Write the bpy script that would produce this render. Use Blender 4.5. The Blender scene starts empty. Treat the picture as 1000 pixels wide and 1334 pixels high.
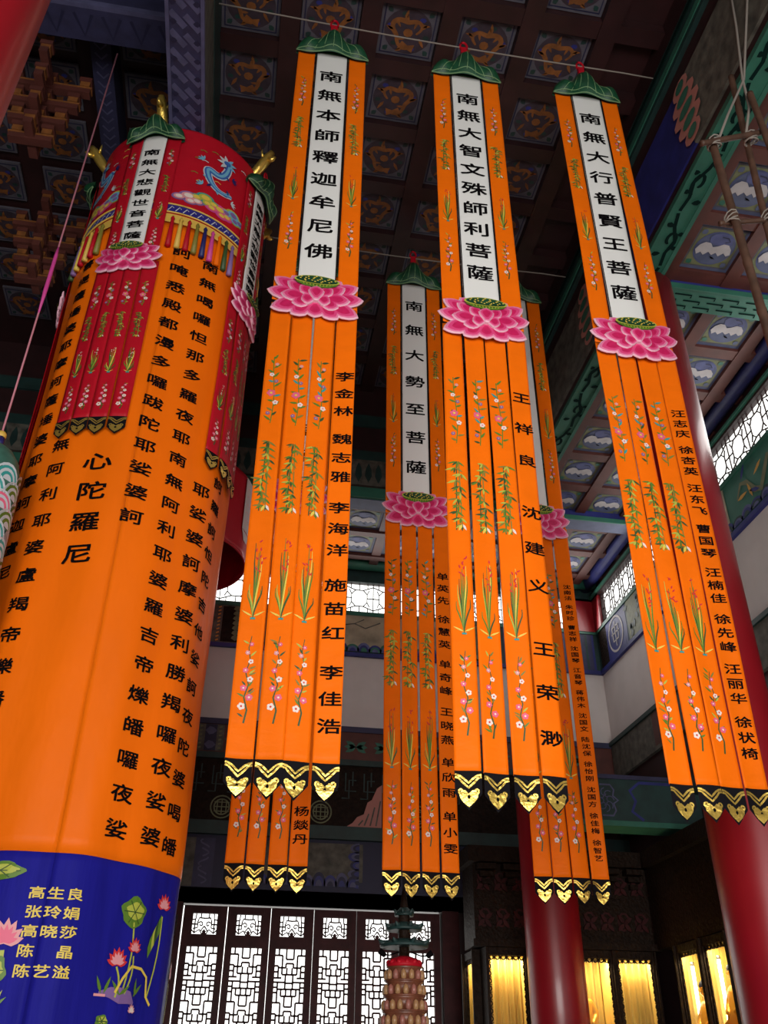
import bpy, bmesh, math, random
from mathutils import Vector, Matrix
R = math.radians
sc = bpy.context.scene
COL = sc.collection
H = 1.6            # eye height; everything is laid out from eye level and the whole hall is lifted by H at the end

# ------------------------------------------------------------------ camera
def cam_axes(yaw, pit, rol):
    cy, sy = math.cos(yaw), math.sin(yaw)
    f = Vector((sy*math.cos(pit), cy*math.cos(pit), math.sin(pit)))
    r = Vector((cy, -sy, 0)); u = r.cross(f)
    return math.cos(rol)*r + math.sin(rol)*u, -math.sin(rol)*r + math.cos(rol)*u, f
cr, cu, cf = cam_axes(R(9.148), R(32.881), R(0.575))
cam = bpy.data.cameras.new('camera')
cam.sensor_fit = 'AUTO'; cam.sensor_width = 36; cam.lens = 1161.5/1334*36
cam.clip_start = .05; cam.clip_end = 200
camo = bpy.data.objects.new('camera', cam); COL.objects.link(camo)
M4 = Matrix(((cr.x, cu.x, -cf.x, 0), (cr.y, cu.y, -cf.y, 0), (cr.z, cu.z, -cf.z, 0), (0, 0, 0, 1)))
camo.matrix_world = M4
sc.camera = camo

# ------------------------------------------------------------------ light and exposure
sc.view_settings.view_transform = 'Standard'; sc.view_settings.look = 'None'
sc.view_settings.gamma = 1; sc.view_settings.exposure = 0.0
try: sc.view_settings.use_curve_mapping = False
except Exception: pass
w = bpy.data.worlds.new('overcast_sky'); sc.world = w; w.use_nodes = True
bg = w.node_tree.nodes['Background']; bg.inputs[0].default_value = (1, .99, .95, 1); bg.inputs[1].default_value = 2.2
def area(name, loc, size, power, color, direction, spread=180):
    l = bpy.data.lights.new(name, 'AREA'); l.shape = 'RECTANGLE'; l.size, l.size_y = size
    l.energy = power; l.color = color; l.spread = R(spread)
    o = bpy.data.objects.new(name, l); COL.objects.link(o)
    o.location = loc; o.rotation_euler = Vector(direction).to_track_quat('-Z', 'Y').to_euler()
    return o
# daylight through the hall's open front doors, behind the camera
area('front_door_daylight', (.3, -4.6, .3), (8.4, 3.6), 700, (1, .97, .93), (0, 1, .06), 150)
# daylight entering by the clerestory windows and the screen doors
area('back_window_daylight', (2.2, 12.2, 6.45), (6.4, .5), 40, (1, .98, .95), (0, -1, -.3))
area('side_window_daylight', (5.35, 8.6, 6.45), (7.0, .5), 40, (1, .98, .95), (-1, 0, -.3))
area('screen_door_daylight', (1.2, 12.15, .3), (3.3, 3.0), 25, (1, .98, .93), (0, -1, 0))

# ------------------------------------------------------------------ materials
MATS = {}
def mat(name, color, rough=.6, metal=0.0, noise=0.0, nscale=6.0, bump=0.0, bscale=40.0, emit=None, estr=0.0, sheen=0.0, coat=0.0, stretch=None, spec=None):
    if name in MATS: return MATS[name]
    m = bpy.data.materials.new(name); m.use_nodes = True
    nt = m.node_tree; b = nt.nodes['Principled BSDF']
    b.inputs['Base Color'].default_value = (*color, 1); b.inputs['Roughness'].default_value = rough
    b.inputs['Metallic'].default_value = metal
    if sheen: b.inputs['Sheen Weight'].default_value = sheen
    if coat: b.inputs['Coat Weight'].default_value = coat; b.inputs['Coat Roughness'].default_value = .12
    if spec is not None: b.inputs['Specular IOR Level'].default_value = spec
    if emit: b.inputs['Emission Color'].default_value = (*emit, 1); b.inputs['Emission Strength'].default_value = estr
    if noise or bump:
        tc = nt.nodes.new('ShaderNodeTexCoord'); mp = nt.nodes.new('ShaderNodeMapping')
        nt.links.new(tc.outputs['Object'], mp.inputs['Vector'])
        if stretch: mp.inputs['Scale'].default_value = stretch
    if noise:
        n = nt.nodes.new('ShaderNodeTexNoise'); n.inputs['Scale'].default_value = nscale; n.inputs['Detail'].default_value = 4
        nt.links.new(mp.outputs[0], n.inputs['Vector'])
        r_ = nt.nodes.new('ShaderNodeValToRGB')
        r_.color_ramp.elements[0].position = .3; r_.color_ramp.elements[1].position = .7
        r_.color_ramp.elements[0].color = (*[max(0, c*(1-noise)) for c in color], 1)
        r_.color_ramp.elements[1].color = (*[min(1, c*(1+noise)) for c in color], 1)
        nt.links.new(n.outputs['Fac'], r_.inputs['Fac']); nt.links.new(r_.outputs['Color'], b.inputs['Base Color'])
    if bump:
        n2 = nt.nodes.new('ShaderNodeTexNoise'); n2.inputs['Scale'].default_value = bscale; n2.inputs['Detail'].default_value = 3
        nt.links.new(mp.outputs[0], n2.inputs['Vector'])
        bp = nt.nodes.new('ShaderNodeBump'); bp.inputs['Strength'].default_value = bump; bp.inputs['Distance'].default_value = .02
        nt.links.new(n2.outputs['Fac'], bp.inputs['Height']); nt.links.new(bp.outputs['Normal'], b.inputs['Normal'])
    MATS[name] = m
    return m
def s2l(h):
    h = h.lstrip('#'); v = [int(h[i:i+2], 16)/255 for i in (0, 2, 4)]
    return tuple(c/12.92 if c <= .04045 else ((c+.055)/1.055)**2.4 for c in v)

ORANGE = mat('orange_satin', (.86, .152, .003), .48, noise=.05, nscale=3, bump=.32, bscale=5, stretch=(1, 1, 1.9), spec=.08)
DRUM_ORANGE = mat('drum_orange_satin', (.87, .155, .003), .45, noise=.06, nscale=2, bump=.7, bscale=3.5, stretch=(1.4, 1.4, .55), spec=.12)
BLUE_SILK = mat('royal_blue_satin', (.013, .012, .23), .5, noise=.2, nscale=4, bump=.5, bscale=6, stretch=(2, 2, .25), spec=.04)
RED_SILK = mat('crimson_silk', (.46, .006, .018), .5, noise=.08, nscale=4, bump=.2, bscale=14, spec=.2)
WHITE_SILK = mat('white_silk', (.80, .80, .78), .55, bump=.1, bscale=12, stretch=(1, 1, .3))
PALE_SILK = mat('pale_pink_silk', (.62, .48, .47), .6)
BLACK_SILK = mat('black_velvet', (.006, .005, .007), .8, spec=.1)
INK = mat('black_embroidery_thread', (.004, .003, .004), .8, spec=.05)
GOLD = mat('gold_lame', (.90, .62, .13), .3, metal=.8, bump=.25, bscale=45)
GOLDPAINT = mat('gold_paint', (.62, .34, .06), .4, metal=.4)
GREEN_VELVET = mat('lotus_leaf_green', (.005, .055, .022), .5, noise=.3, nscale=8)
GREEN_TRIM = mat('pale_green_piping', (.16, .28, .13), .5)
PINK0 = mat('lotus_deep_pink', (.56, .010, .10), .5, noise=.1, nscale=30)
PINK1 = mat('lotus_mid_pink', (.70, .055, .20), .5)
PINK2 = mat('lotus_light_pink', (.78, .20, .37), .5)
PINK3 = mat('lotus_pale_edge', (.86, .50, .62), .5)
T = {k: mat('thread_'+k, c, .5) for k, c in dict(
    leaf=(.10, .20, .02), dark=(.035, .08, .02), lime=(.42, .45, .06), yellow=(.75, .55, .08), olive=(.22, .19, .03), pink=(.75, .12, .22),
    white=(.80, .68, .62), rose=(.72, .30, .32), red=(.60, .03, .03), purple=(.22, .12, .32), blue=(.04, .13, .42), sky=(.16, .42, .60),
    teal=(.03, .30, .28), brown=(.10, .04, .015), silver=(.55, .58, .62), gold=(.70, .45, .08), magenta=(.62, .06, .30), navy=(.012, .014, .12)).items()}
COLUMN_RED = mat('red_lacquer', (.25, .005, .011), .36, noise=.12, nscale=2, coat=.2)
DARKRED = mat('dark_red_painted_wood', (.024, .006, .007), .5, noise=.25, nscale=5)
REDWOOD = mat('red_brown_painted_wood', (.085, .022, .016), .55, noise=.2, nscale=6)
DOORWOOD = mat('dark_mahogany_wood', (.042, .009, .010), .5, noise=.3, nscale=8, spec=.15)
CARVED = mat('carved_dark_wood', (.014, .007, .004), .6, noise=.4, nscale=20, bump=.8, bscale=26, spec=.12)
WALLWHITE = mat('white_plaster', (.60, .56, .54), .85, noise=.05, nscale=3)
FLOORSTONE = mat('stone_floor', (.26, .235, .21), .35, noise=.2, nscale=2)
TEAL = mat('teal_green_paint', (.024, .125, .085), .5, noise=.15, nscale=6)
TEALDARK = mat('dark_teal_paint', (.008, .032, .030), .55, noise=.3, nscale=6)
SCROLLINK = mat('black_green_scroll_paint', (.003, .014, .012), .8, spec=.05)
BLUEPAINT = mat('ultramarine_paint', (.017, .021, .15), .55, noise=.25, nscale=5)
PURPLEPAINT = mat('violet_blue_paint', (.026, .026, .072), .6, noise=.25, nscale=7)
LILAC = mat('lilac_paint', (.072, .072, .15), .6, noise=.2, nscale=8)
NAVYPAINT = mat('navy_paint', (.012, .013, .045), .6)
COFFERFRAME = mat('grey_blue_coffer_frame', (.080, .074, .095), .6, noise=.2, nscale=9)
COFFERFIELD = mat('coffer_field_dark', (.034, .022, .034), .6, noise=.3, nscale=12)
DRAGONGOLD = mat('ochre_dragon_paint', (.19, .065, .014), .6, noise=.3, nscale=14)
OLIVE = mat('olive_green_paint', (.135, .145, .07), .6, noise=.2, nscale=10)
CRANEWHITE = mat('crane_white_paint', (.42, .39, .40), .6, noise=.1, nscale=10)
CRANEBLUE = mat('cloud_blue_paint', (.075, .085, .21), .6, noise=.2, nscale=9)
BLUEGREY = mat('grey_blue_paint', (.075, .09, .165), .6, noise=.15, nscale=8)
PAINTING = mat('ochre_landscape_paint', (.34, .29, .20), .7, noise=.45, nscale=3)
GREYPAINT = mat('grey_olive_paint', (.085, .08, .065), .7, noise=.5, nscale=9)
SALMON = mat('salmon_paint', (.42, .17, .14), .6)
CURTAIN = mat('yellow_curtain', (.92, .62, .16), .6, noise=.12, nscale=4, stretch=(6, 6, .3))
STATUEGOLD = mat('gilded_statue', (.85, .42, .05), .35, metal=.5)
TUBE = mat('lit_tube', (1, 1, 1), .5, emit=(1, .93, .72), estr=9)
BULB = mat('lit_bulb', (1, 1, 1), .5, emit=(.9, .97, 1), estr=14)
STEEL = mat('grey_steel', (.25, .25, .26), .4, metal=.8)
ROPE = mat('pale_rope', (.22, .19, .165), .9)
PINKCORD = mat('pink_cord', (.55, .20, .26), .6)
BAMBOO = mat('brown_bamboo', (.075, .036, .022), .6, noise=.35, nscale=9)
LAMPBODY = mat('amber_lamp_glaze', (.16, .05, .025), .4, noise=.3, nscale=14)
STUD = mat('pale_amber_lamp', (.40, .22, .10), .4)
STUD2 = mat('rosy_amber_lamp', (.34, .13, .10), .4)
def glass():
    m = bpy.data.materials.new('window_glass'); m.use_nodes = True; nt = m.node_tree
    for n in list(nt.nodes): nt.nodes.remove(n)
    o = nt.nodes.new('ShaderNodeOutputMaterial'); a = nt.nodes.new('ShaderNodeBsdfTransparent'); g = nt.nodes.new('ShaderNodeBsdfGlossy'); x = nt.nodes.new('ShaderNodeMixShader')
    a.inputs[0].default_value = (.97, .98, .97, 1); g.inputs['Roughness'].default_value = .05; x.inputs[0].default_value = .05
    nt.links.new(a.outputs[0], x.inputs[1]); nt.links.new(g.outputs[0], x.inputs[2]); nt.links.new(x.outputs[0], o.inputs[0])
    return m
GLASS = glass()

# ------------------------------------------------------------------ mesh helpers
class MB:
    def __init__(s): s.v = []; s.f = []; s.mi = []; s.mats = []; s.sm = []
    def m(s, mt):
        if mt not in s.mats: s.mats.append(mt)
        return s.mats.index(mt)
    def add(s, vs, fs, mt, smooth=False):
        k = len(s.v); i = s.m(mt); s.v.extend([tuple(p) for p in vs])
        for f in fs: s.f.append([k+a for a in f]); s.mi.append(i); s.sm.append(smooth)
    def box(s, x0, x1, y0, y1, z0, z1, mt):
        s.add([(x0,y0,z0),(x1,y0,z0),(x1,y1,z0),(x0,y1,z0),(x0,y0,z1),(x1,y0,z1),(x1,y1,z1),(x0,y1,z1)],
              [(0,3,2,1),(4,5,6,7),(0,1,5,4),(1,2,6,5),(2,3,7,6),(3,0,4,7)], mt)
    def bar(s, a, b, wx, wy, mt, up=(0, 0, 1)):          # rectangular bar from a to b
        a = Vector(a); b = Vector(b); d = (b-a).normalized(); u = Vector(up)
        if abs(d.dot(u)) > .95: u = Vector((0, 1, 0))
        p = d.cross(u).normalized(); q = p.cross(d).normalized()
        vs = [e + p*sx*wx/2 + q*sy*wy/2 for e in (a, b) for sx, sy in ((-1,-1),(1,-1),(1,1),(-1,1))]
        s.add(vs, [(0,3,2,1),(4,5,6,7),(0,1,5,4),(1,2,6,5),(2,3,7,6),(3,0,4,7)], mt)
    def tube(s, pts, r, mt, n=10, smooth=True):
        pts = [Vector(p) for p in pts]; rr = r if isinstance(r, (list, tuple)) else [r]*len(pts)
        rings = []
        for i, p in enumerate(pts):
            d = (pts[min(i+1, len(pts)-1)] - pts[max(i-1, 0)]).normalized()
            u = Vector((0, 0, 1)) if abs(d.z) < .9 else Vector((1, 0, 0))
            a = d.cross(u).normalized(); b = d.cross(a).normalized()
            rings.append([p + (a*math.cos(t*2*math.pi/n) + b*math.sin(t*2*math.pi/n))*rr[i] for t in range(n)])
        vs = [q for g in rings for q in g]; fs = []
        for i in range(len(pts)-1):
            for t in range(n): fs.append((i*n+t, i*n+(t+1) % n, (i+1)*n+(t+1) % n, (i+1)*n+t))
        fs.append(tuple(range(n-1, -1, -1))); fs.append(tuple((len(pts)-1)*n+t for t in range(n)))
        s.add(vs, fs, mt, smooth)
    def lathe(s, c, prof, mt, n=32, smooth=True, caps=True):        # prof: list of (radius, z)
        vs = []; fs = []
        for r_, z in prof:
            for t in range(n): a = 2*math.pi*t/n; vs.append((c[0]+r_*math.cos(a), c[1]+r_*math.sin(a), c[2]+z))
        for i in range(len(prof)-1):
            for t in range(n): fs.append((i*n+t, i*n+(t+1) % n, (i+1)*n+(t+1) % n, (i+1)*n+t))
        if caps: fs.append(tuple(range(n-1, -1, -1))); fs.append(tuple((len(prof)-1)*n+t for t in range(n)))
        s.add(vs, fs, mt, smooth)
    def ball(s, c, r, mt, n=12, sc_=(1, 1, 1)):
        k = max(6, n//2+2)
        s.lathe_scaled(c, [(r*math.sin(math.pi*i/k), -r*math.cos(math.pi*i/k)) for i in range(k+1)], mt, n, sc_)
    def lathe_scaled(s, c, prof, mt, n, sc_):
        vs = []; fs = []
        for r_, z in prof:
            for t in range(n): a = 2*math.pi*t/n; vs.append((c[0]+r_*math.cos(a)*sc_[0], c[1]+r_*math.sin(a)*sc_[1], c[2]+z*sc_[2]))
        for i in range(len(prof)-1):
            for t in range(n): fs.append((i*n+t, i*n+(t+1) % n, (i+1)*n+(t+1) % n, (i+1)*n+t))
        s.add(vs, fs, mt, True)
    def poly(s, pts, mt): s.add(pts, [tuple(range(len(pts)))], mt)
    def grid(s, nu, nv, fn, mt, smooth=True):
        vs = [fn(i/nu, j/nv) for j in range(nv+1) for i in range(nu+1)]
        fs = [(j*(nu+1)+i, j*(nu+1)+i+1, (j+1)*(nu+1)+i+1, (j+1)*(nu+1)+i) for j in range(nv) for i in range(nu)]
        s.add(vs, fs, mt, smooth)
    def build(s, name, parent=None, base=None, solid=None, offset=-1.0):
        me = bpy.data.meshes.new(name)
        if base is None: base = parent['_b'] if parent is not None and '_b' in parent else (0, 0, 0)
        me.from_pydata([(p[0]-base[0], p[1]-base[1], p[2]-base[2]) for p in s.v], [], s.f)
        for mt in s.mats: me.materials.append(mt)
        me.polygons.foreach_set('material_index', s.mi); me.polygons.foreach_set('use_smooth', s.sm); me.update()
        o = bpy.data.objects.new(name, me); COL.objects.link(o)
        if parent is not None: o.parent = parent
        else: o.location = base
        o['_b'] = list(base)
        if solid:
            md = o.modifiers.new('thickness', 'SOLIDIFY'); md.thickness = solid; md.offset = offset
        return o
def tag(o, label=None, cat=None, group=None, kind=None):
    if label: o['label'] = label
    if cat: o['category'] = cat
    if group: o['group'] = group
    if kind: o['kind'] = kind
    return o
def empty(name, loc, label, cat, group=None):
    o = bpy.data.objects.new(name, None); COL.objects.link(o); o.location = loc; o['_b'] = list(loc); o.empty_display_size = .1
    return tag(o, label, cat, group)
def struct(name, mb, parent=None): return tag(mb.build(name, parent), kind='structure')

# ------------------------------------------------------------------ writing and embroidery
GLYPH = {}
def glyph(ch):
    if ch not in GLYPH:
        c = bpy.data.curves.new('g', 'FONT'); c.body = ch; c.resolution_u = 2
        o = bpy.data.objects.new('g', c); COL.objects.link(o)
        bpy.context.view_layer.update()
        me = bpy.data.meshes.new_from_object(o.evaluated_get(bpy.context.evaluated_depsgraph_get()))
        vs = [(v.co.x-.5, v.co.y-.38) for v in me.vertices]; fs = [tuple(p.vertices) for p in me.polygons]
        bpy.data.objects.remove(o); bpy.data.curves.remove(c); bpy.data.meshes.remove(me)
        GLYPH[ch] = (vs, fs)
    return GLYPH[ch]
def write(mb, ch, mp, u, v, w_, h_, mt, off=.004):
    if ch == ' ': return
    vs, fs = glyph(ch)
    for k, (a, b) in enumerate(((0, 0), (.034, .003), (.012, .036), (.030, .034))): mb.add([mp(u + (x+a-.012)*w_, v + (y+b-.01)*h_, off+.0004*k) for x, y in vs], fs, mt)
def column_of_text(mb, text, mp, u, v0, v1, w_, h_, mt, off=.004, gap=.55):
    pos = []; p = 0
    for i, ch in enumerate(text):
        if ch == ' ': p += gap; continue
        pos.append((ch, p)); p += 1
    n = pos[-1][1] or 1
    for ch, q in pos: write(mb, ch, mp, u, v0 + (v1-v0)*q/n, w_, h_, mt, off)
def strip(mb, pts, wd, mp, mt, off):                     # an embroidered line of given width in (u, v) space
    n = len(pts); L = []; Rr = []
    for i, (x, y) in enumerate(pts):
        a = pts[max(0, i-1)]; b = pts[min(n-1, i+1)]; dx, dy = b[0]-a[0], b[1]-a[1]; l = math.hypot(dx, dy) or 1
        ww = (wd[i] if isinstance(wd, (list, tuple)) else wd)/2
        L.append(mp(x - dy/l*ww, y + dx/l*ww, off)); Rr.append(mp(x + dy/l*ww, y - dx/l*ww, off))
    mb.add(L+Rr, [(i, n+i, n+i+1, i+1) for i in range(n-1)], mt)
def leaf(mb, x, y, ang, l, w_, mp, mt, off):
    c, s = math.cos(ang), math.sin(ang)
    P = [(0, 0), (.35*l, w_/2), (.7*l, w_*.38), (l, 0), (.7*l, -w_*.38), (.35*l, -w_/2)]
    mb.poly([mp(x+a*c-b*s, y+a*s+b*c, off) for a, b in P], mt)
def blossom(mb, x, y, r, mp, mt, core, off, rot=0):
    for k in range(5):
        a = rot + k*2*math.pi/5; cx, cy = x+math.cos(a)*r*.55, y+math.sin(a)*r*.55
        mb.poly([mp(cx+math.cos(t*math.pi/3+a)*r*.47, cy+math.sin(t*math.pi/3+a)*r*.47, off) for t in range(6)], mt)
    mb.poly([mp(x+math.cos(t*math.pi/3)*r*.3, y+math.sin(t*math.pi/3)*r*.3, off+.0012) for t in range(6)], core)
def motif(mb, kind, mp, u, v, w_, h_, rnd, pal='orange'):
    # u, v = centre of the motif
    X = lambda a: u + a*w_; Y = lambda b: v + b*h_
    if kind == 'peony':
        pts = [(X(.10*math.sin(t*5)), Y(-.5+t)) for t in [i/8 for i in range(9)]]
        strip(mb, pts, .006, mp, T['leaf'], .002)
        for k in range(14):
            t = -.5 + (k+.5)/14; s = 1 if k % 2 else -1
            leaf(mb, X(.08*math.sin((t+.5)*5)), Y(t), math.pi/2 - s*rnd.uniform(.5, 1.4), h_*rnd.uniform(.07, .12), h_*.03, mp, T[rnd.choice(['leaf', 'leaf', 'olive', 'teal' if pal == 'orange' else 'lime', 'dark'])], .0026)
        for (a, b, r_, c) in ((.12, .38, .12, 'rose'), (-.15, .22, .15, 'white'), (.15, .12, .13, 'purple'), (-.1, -.06, .26, 'pink'), (.2, -.2, .17, 'white'), (-.2, -.36, .13, 'purple')):
            blossom(mb, X(a), Y(b), r_*w_*1.1, mp, T[c], T['yellow' if c != 'white' else 'pink'], .0034, rnd.random()*6)
    elif kind == 'bamboo':
        for (x0, lean) in ((-.12, .12), (.12, -.1)):
            for k in range(5):
                a, b = -.5+k*.2, -.5+k*.2+.185
                strip(mb, [(X(x0+lean*a), Y(a)), (X(x0+lean*b), Y(b))], .007, mp, T['olive' if x0 > 0 else 'dark'], .002)
        for k in range(11):
            cx, cy = X(rnd.uniform(-.25, .25)), Y(-.42 + .9*k/10)
            for a in (-2.35, -1.57, -.8, -2.9):
                leaf(mb, cx, cy, a + rnd.uniform(-.2, .2), h_*rnd.uniform(.075, .13), h_*.026, mp, T[rnd.choice(['leaf', 'dark', 'leaf', 'lime', 'olive'])], .003)
        leaf(mb, X(.15), Y(-.42), -2.0, h_*.10, h_*.034, mp, T['yellow'], .0036); leaf(mb, X(.2), Y(-.42), -1.1, h_*.09, h_*.03, mp, T['white'], .0036)
    elif kind == 'orchid':
        for k in range(9):
            a = -1 + 2*k/8 + rnd.uniform(-.1, .1); ln = rnd.uniform(.5, .98) if abs(a) < .8 else rnd.uniform(.3, .5)
            pts = [(X(a*.62*(t**1.5)*(1 if t < .7 else 1-(t-.7)*1.3)), Y(-.46 + ln*t*(1-.12*abs(a)*t))) for t in [i/7 for i in range(8)]]
            strip(mb, pts, [.003+.006*math.sin(math.pi*min(1, .15+t/7*.9)) for t in range(8)], mp, T[['leaf', 'lime', 'dark', 'leaf', 'olive', 'leaf', 'yellow', 'leaf', 'dark'][k]], .002+.0002*k)
        for k in range(9):
            cx, cy = X(rnd.uniform(-.15, .25)), Y(rnd.uniform(.05, .44))
            leaf(mb, cx, cy, rnd.uniform(.3, 2.7), h_*.05, h_*.018, mp, T['red' if pal == 'orange' else 'white'], .0042)
        strip(mb, [(X(-.13), Y(-.47)), (X(.13), Y(-.47))], .012, mp, T['teal'], .0046)
        for s in (-1, 1): leaf(mb, X(0), Y(-.45), math.pi/2 + s*1.1, h_*.13, h_*.02, mp, T['yellow'], .0046)
    else:   # plum blossom
        zig = [0, .12, -.1, .1, -.12, .08, -.06, .05]
        pts = [(X(zig[i]*.9), Y(-.5 + i/7)) for i in range(8)]
        strip(mb, pts, [.010, .009, .008, .007, .006, .005, .005, .004], mp, T['dark'], .002)
        for k in range(12):
            t = rnd.uniform(-.45, .5); s = rnd.choice((-1, 1))
            leaf(mb, X(s*.05), Y(t), math.pi/2 - s*rnd.uniform(.4, 1.2), h_*rnd.uniform(.06, .11), h_*.022, mp, T[rnd.choice(['leaf', 'dark', 'olive', 'lime'])], .0026)
        cols = ['pink', 'rose', 'white', 'pink', 'white', 'pink', 'pink', 'white']
        for k in range(8):
            t = .4 - .82*k/8; s = (-1) ** k
            blossom(mb, X(s*.2*(.4+.6*k/8)), Y(t), w_*(.12+.012*k), mp, T[cols[k]], T['red' if cols[k] == 'white' else 'white'], .0036, rnd.random()*6)

# lotus of layered petals, drawn in (u, v) with a raised relief
PET = [  # layer, tip u, tip v, half width (in lotus widths)
 (0, -.26, .27, .10), (0, .26, .27, .10), (0, -.08, .29, .10), (0, .08, .29, .10), (0, -.44, .24, .09), (0, .44, .24, .09),
 (0, -.50, .06, .10), (0, .50, .06, .10), (0, -.45, -.20, .105), (0, .45, -.20, .105), (0, -.24, -.28, .105), (0, .24, -.28, .105), (0, 0, -.30, .105),
 (1, -.30, .17, .075), (1, .30, .17, .075), (1, -.36, -.01, .085), (1, .36, -.01, .085), (1, -.24, -.14, .085), (1, .24, -.14, .085),
 (2, -.17, .10, .065), (2, .17, .10, .065), (2, -.15, -.10, .075), (2, .15, -.10, .075), (3, 0, .09, .085)]
def lotus(mb, mp, u, v, W):
    bu, bv = 0, -.06
    for lay, tu, tv, hw in PET:
        b = (bu, bv) if lay < 3 else (0, -.11)
        dx, dy = tu-b[0], tv-b[1]; L = math.hypot(dx, dy); cx, cy = dx/L, dy/L
        prof = [(.0, .25), (.25, .62), (.5, .93), (.68, 1.0), (.84, .74), (.94, .38), (1.0, 0)]
        def outline(k):
            P = [(t*L, q*hw) for t, q in prof] + [(t*L, -q*hw) for t, q in prof[-2::-1]]
            m = (.58*L, 0)
            return [(m[0]+(a-m[0])*k, m[1]+(c-m[1])*k) for a, c in P]
        off0 = .006 + .012*lay
        def loc(a, c, off): return mp(u + (b[0]+a*cx-c*cy)*W, v + (b[1]+a*cy+c*cx)*W, off)
        rings = [outline(k) for k in (1.0, .91, .76, .52)]
        offs = [off0, off0+.008, off0+.010, off0+.011]
        n = len(rings[0])
        for j, mt in enumerate((PINK3, PINK2, PINK1)):
            A = [loc(a, c, offs[j]) for a, c in rings[j]]; B = [loc(a, c, offs[j+1]) for a, c in rings[j+1]]
            mb.add(A+B, [(i, (i+1) % n, n+(i+1) % n, n+i) for i in range(n)], mt)
        mb.poly([loc(a, c, offs[3]) for a, c in rings[3]], PINK0)
        A = [loc(a, c, 0) for a, c in rings[0]]; B = [loc(a, c, offs[0]) for a, c in rings[0]]
        mb.add(A+B, [(i, n+i, n+(i+1) % n, (i+1) % n) for i in range(n)], PINK3)
def seed_pod(mb, mp, u, v, W):
    E_ = lambda r1, r2, n=24: [(math.cos(2*math.pi*i/n)*r1, math.sin(2*math.pi*i/n)*r2) for i in range(n)]
    cy = .165
    def ring(P, dy, off): return [mp(u + a*W, v + (b+cy+dy)*W, off) for a, b in P]
    lowp = [(-.23, 0), (.23, 0), (.20, -.045), (.12, -.085), (0, -.10), (-.12, -.085), (-.20, -.045)]
    mb.poly([mp(u+a*W, v+(b+cy)*W, .036) for a, b in lowp], T['leaf'])
    for k in range(11):
        a = -.20+.040*k; strip(mb, [(u+a*W, v+(cy-.005)*W), (u+a*.82*W, v+(cy-.085*math.sqrt(max(.05, 1-(a/.23)**2)))*W)], .006*W/.7, mp, T['lime'], .038)
    mb.poly(ring(E_(.235, .062), 0, .042), T['lime']); mb.poly(ring(E_(.215, .050), 0, .045), GREEN_VELVET)
    for k in range(24):
        a = k*2.4; r_ = math.sqrt((k+.5)/24)
        cx, cyy = .20*r_*math.cos(a), .042*r_*math.sin(a)
        mb.poly([mp(u+(cx+.011*math.cos(t))*W, v+(cy+cyy+.007*math.sin(t))*W, .048) for t in [i*math.pi/3 for i in range(6)]], T['yellow'])

def hem_gold(mb, mp, xc, wd, ztop, k=1.0):
    h2 = wd/2
    for dz, tk in ((.020, .011), (.046, .011)):             # two stepped chevrons
        pts = [(-h2*.98, -dz*.55), (-h2*.72, -dz*.55-.004), (-h2*.45, -dz-.006), (-h2*.15, -dz-.026), (0, -dz-.036), (h2*.15, -dz-.026), (h2*.45, -dz-.006), (h2*.72, -dz*.55-.004), (h2*.98, -dz*.55)]
        strip(mb, [(xc+a, ztop+b*k) for a, b in pts], tk*k, mp, GOLD, .003)
    cz = ztop - .125*k                                        # ruyi heart
    heart = [(0, .012), (.018, .030), (.036, .028), (.046, .010), (.042, -.012), (.026, -.034), (0, -.058), (-.026, -.034), (-.042, -.012), (-.046, .010), (-.036, .028), (-.018, .030)]
    mb.poly([mp(xc+a*1.12*wd/.15, cz+b*k, .004) for a, b in heart], GOLD)
    for s in (-1, 1):
        sp = [(s*(.040+.021*math.cos(t)*(1-i/11)), .030+.018*math.sin(t)*(1-i/11)) for i, t in enumerate([-2.2+.62*j for j in range(9)])]
        strip(mb, [(xc+a*wd/.15*1.0, cz+(b-.004)*k) for a, b in sp], .010*k, mp, GOLD, .0055)
    mb.poly([mp(xc+.008*math.cos(t), cz-.006*k+.011*k*math.sin(t), .0065) for t in [i*math.pi/4 for i in range(8)]], INK)

def leaf_cap(mb, mp, W, zb, hc, nu=28, nv=10):
    # curled lotus leaf: wavy lower edge with drooping side lobes and a domed crown
    def bottom(u): return zb + .035*math.cos(u*math.pi*1.45)*(1-.2*abs(u)) - .012
    def top(u):
        a = abs(u)
        return zb + .02 + hc*(.40*math.sqrt(max(0, 1-a**5)) + .06*math.cos(a*9)*a + .56*math.exp(-(a/.31)**2))
    def fn(i, j):
        u = i*2-1; lo, hi = bottom(u), top(u); hi = max(hi, lo+.012)
        z = lo + (hi-lo)*j
        puff = .085*math.sin(math.pi*min(1, .08+j*.92))*(1-abs(u)**4*.6) + .02*math.cos(u*9)*math.sin(math.pi*j) + .012
        return mp(u*W/2, z, puff)
    mb.grid(nu, nv, fn, GREEN_VELVET)
    def back(i, j):
        u = i*2-1; lo, hi = bottom(u), top(u); hi = max(hi, lo+.012)
        return mp(u*W/2, lo+(hi-lo)*j, -.012)
    mb.grid(nu, nv, lambda i, j: back(1-i, j), GREEN_VELVET)
    for j0 in (.03, .14):
        P = [fn(i/40, j0) for i in range(41)]
        mb.tube([Vector(p) for p in P], .006 if j0 < .1 else .0045, GREEN_TRIM, 5)
    for a in (-.75, -.5, -.26, 0, .26, .5, .75):
        P = [fn(.5+.5*a*(1-.55*t), .1+.75*t) for t in [i/6 for i in range(7)]]
        mb.tube(P, .004, GREEN_TRIM, 4)

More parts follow.
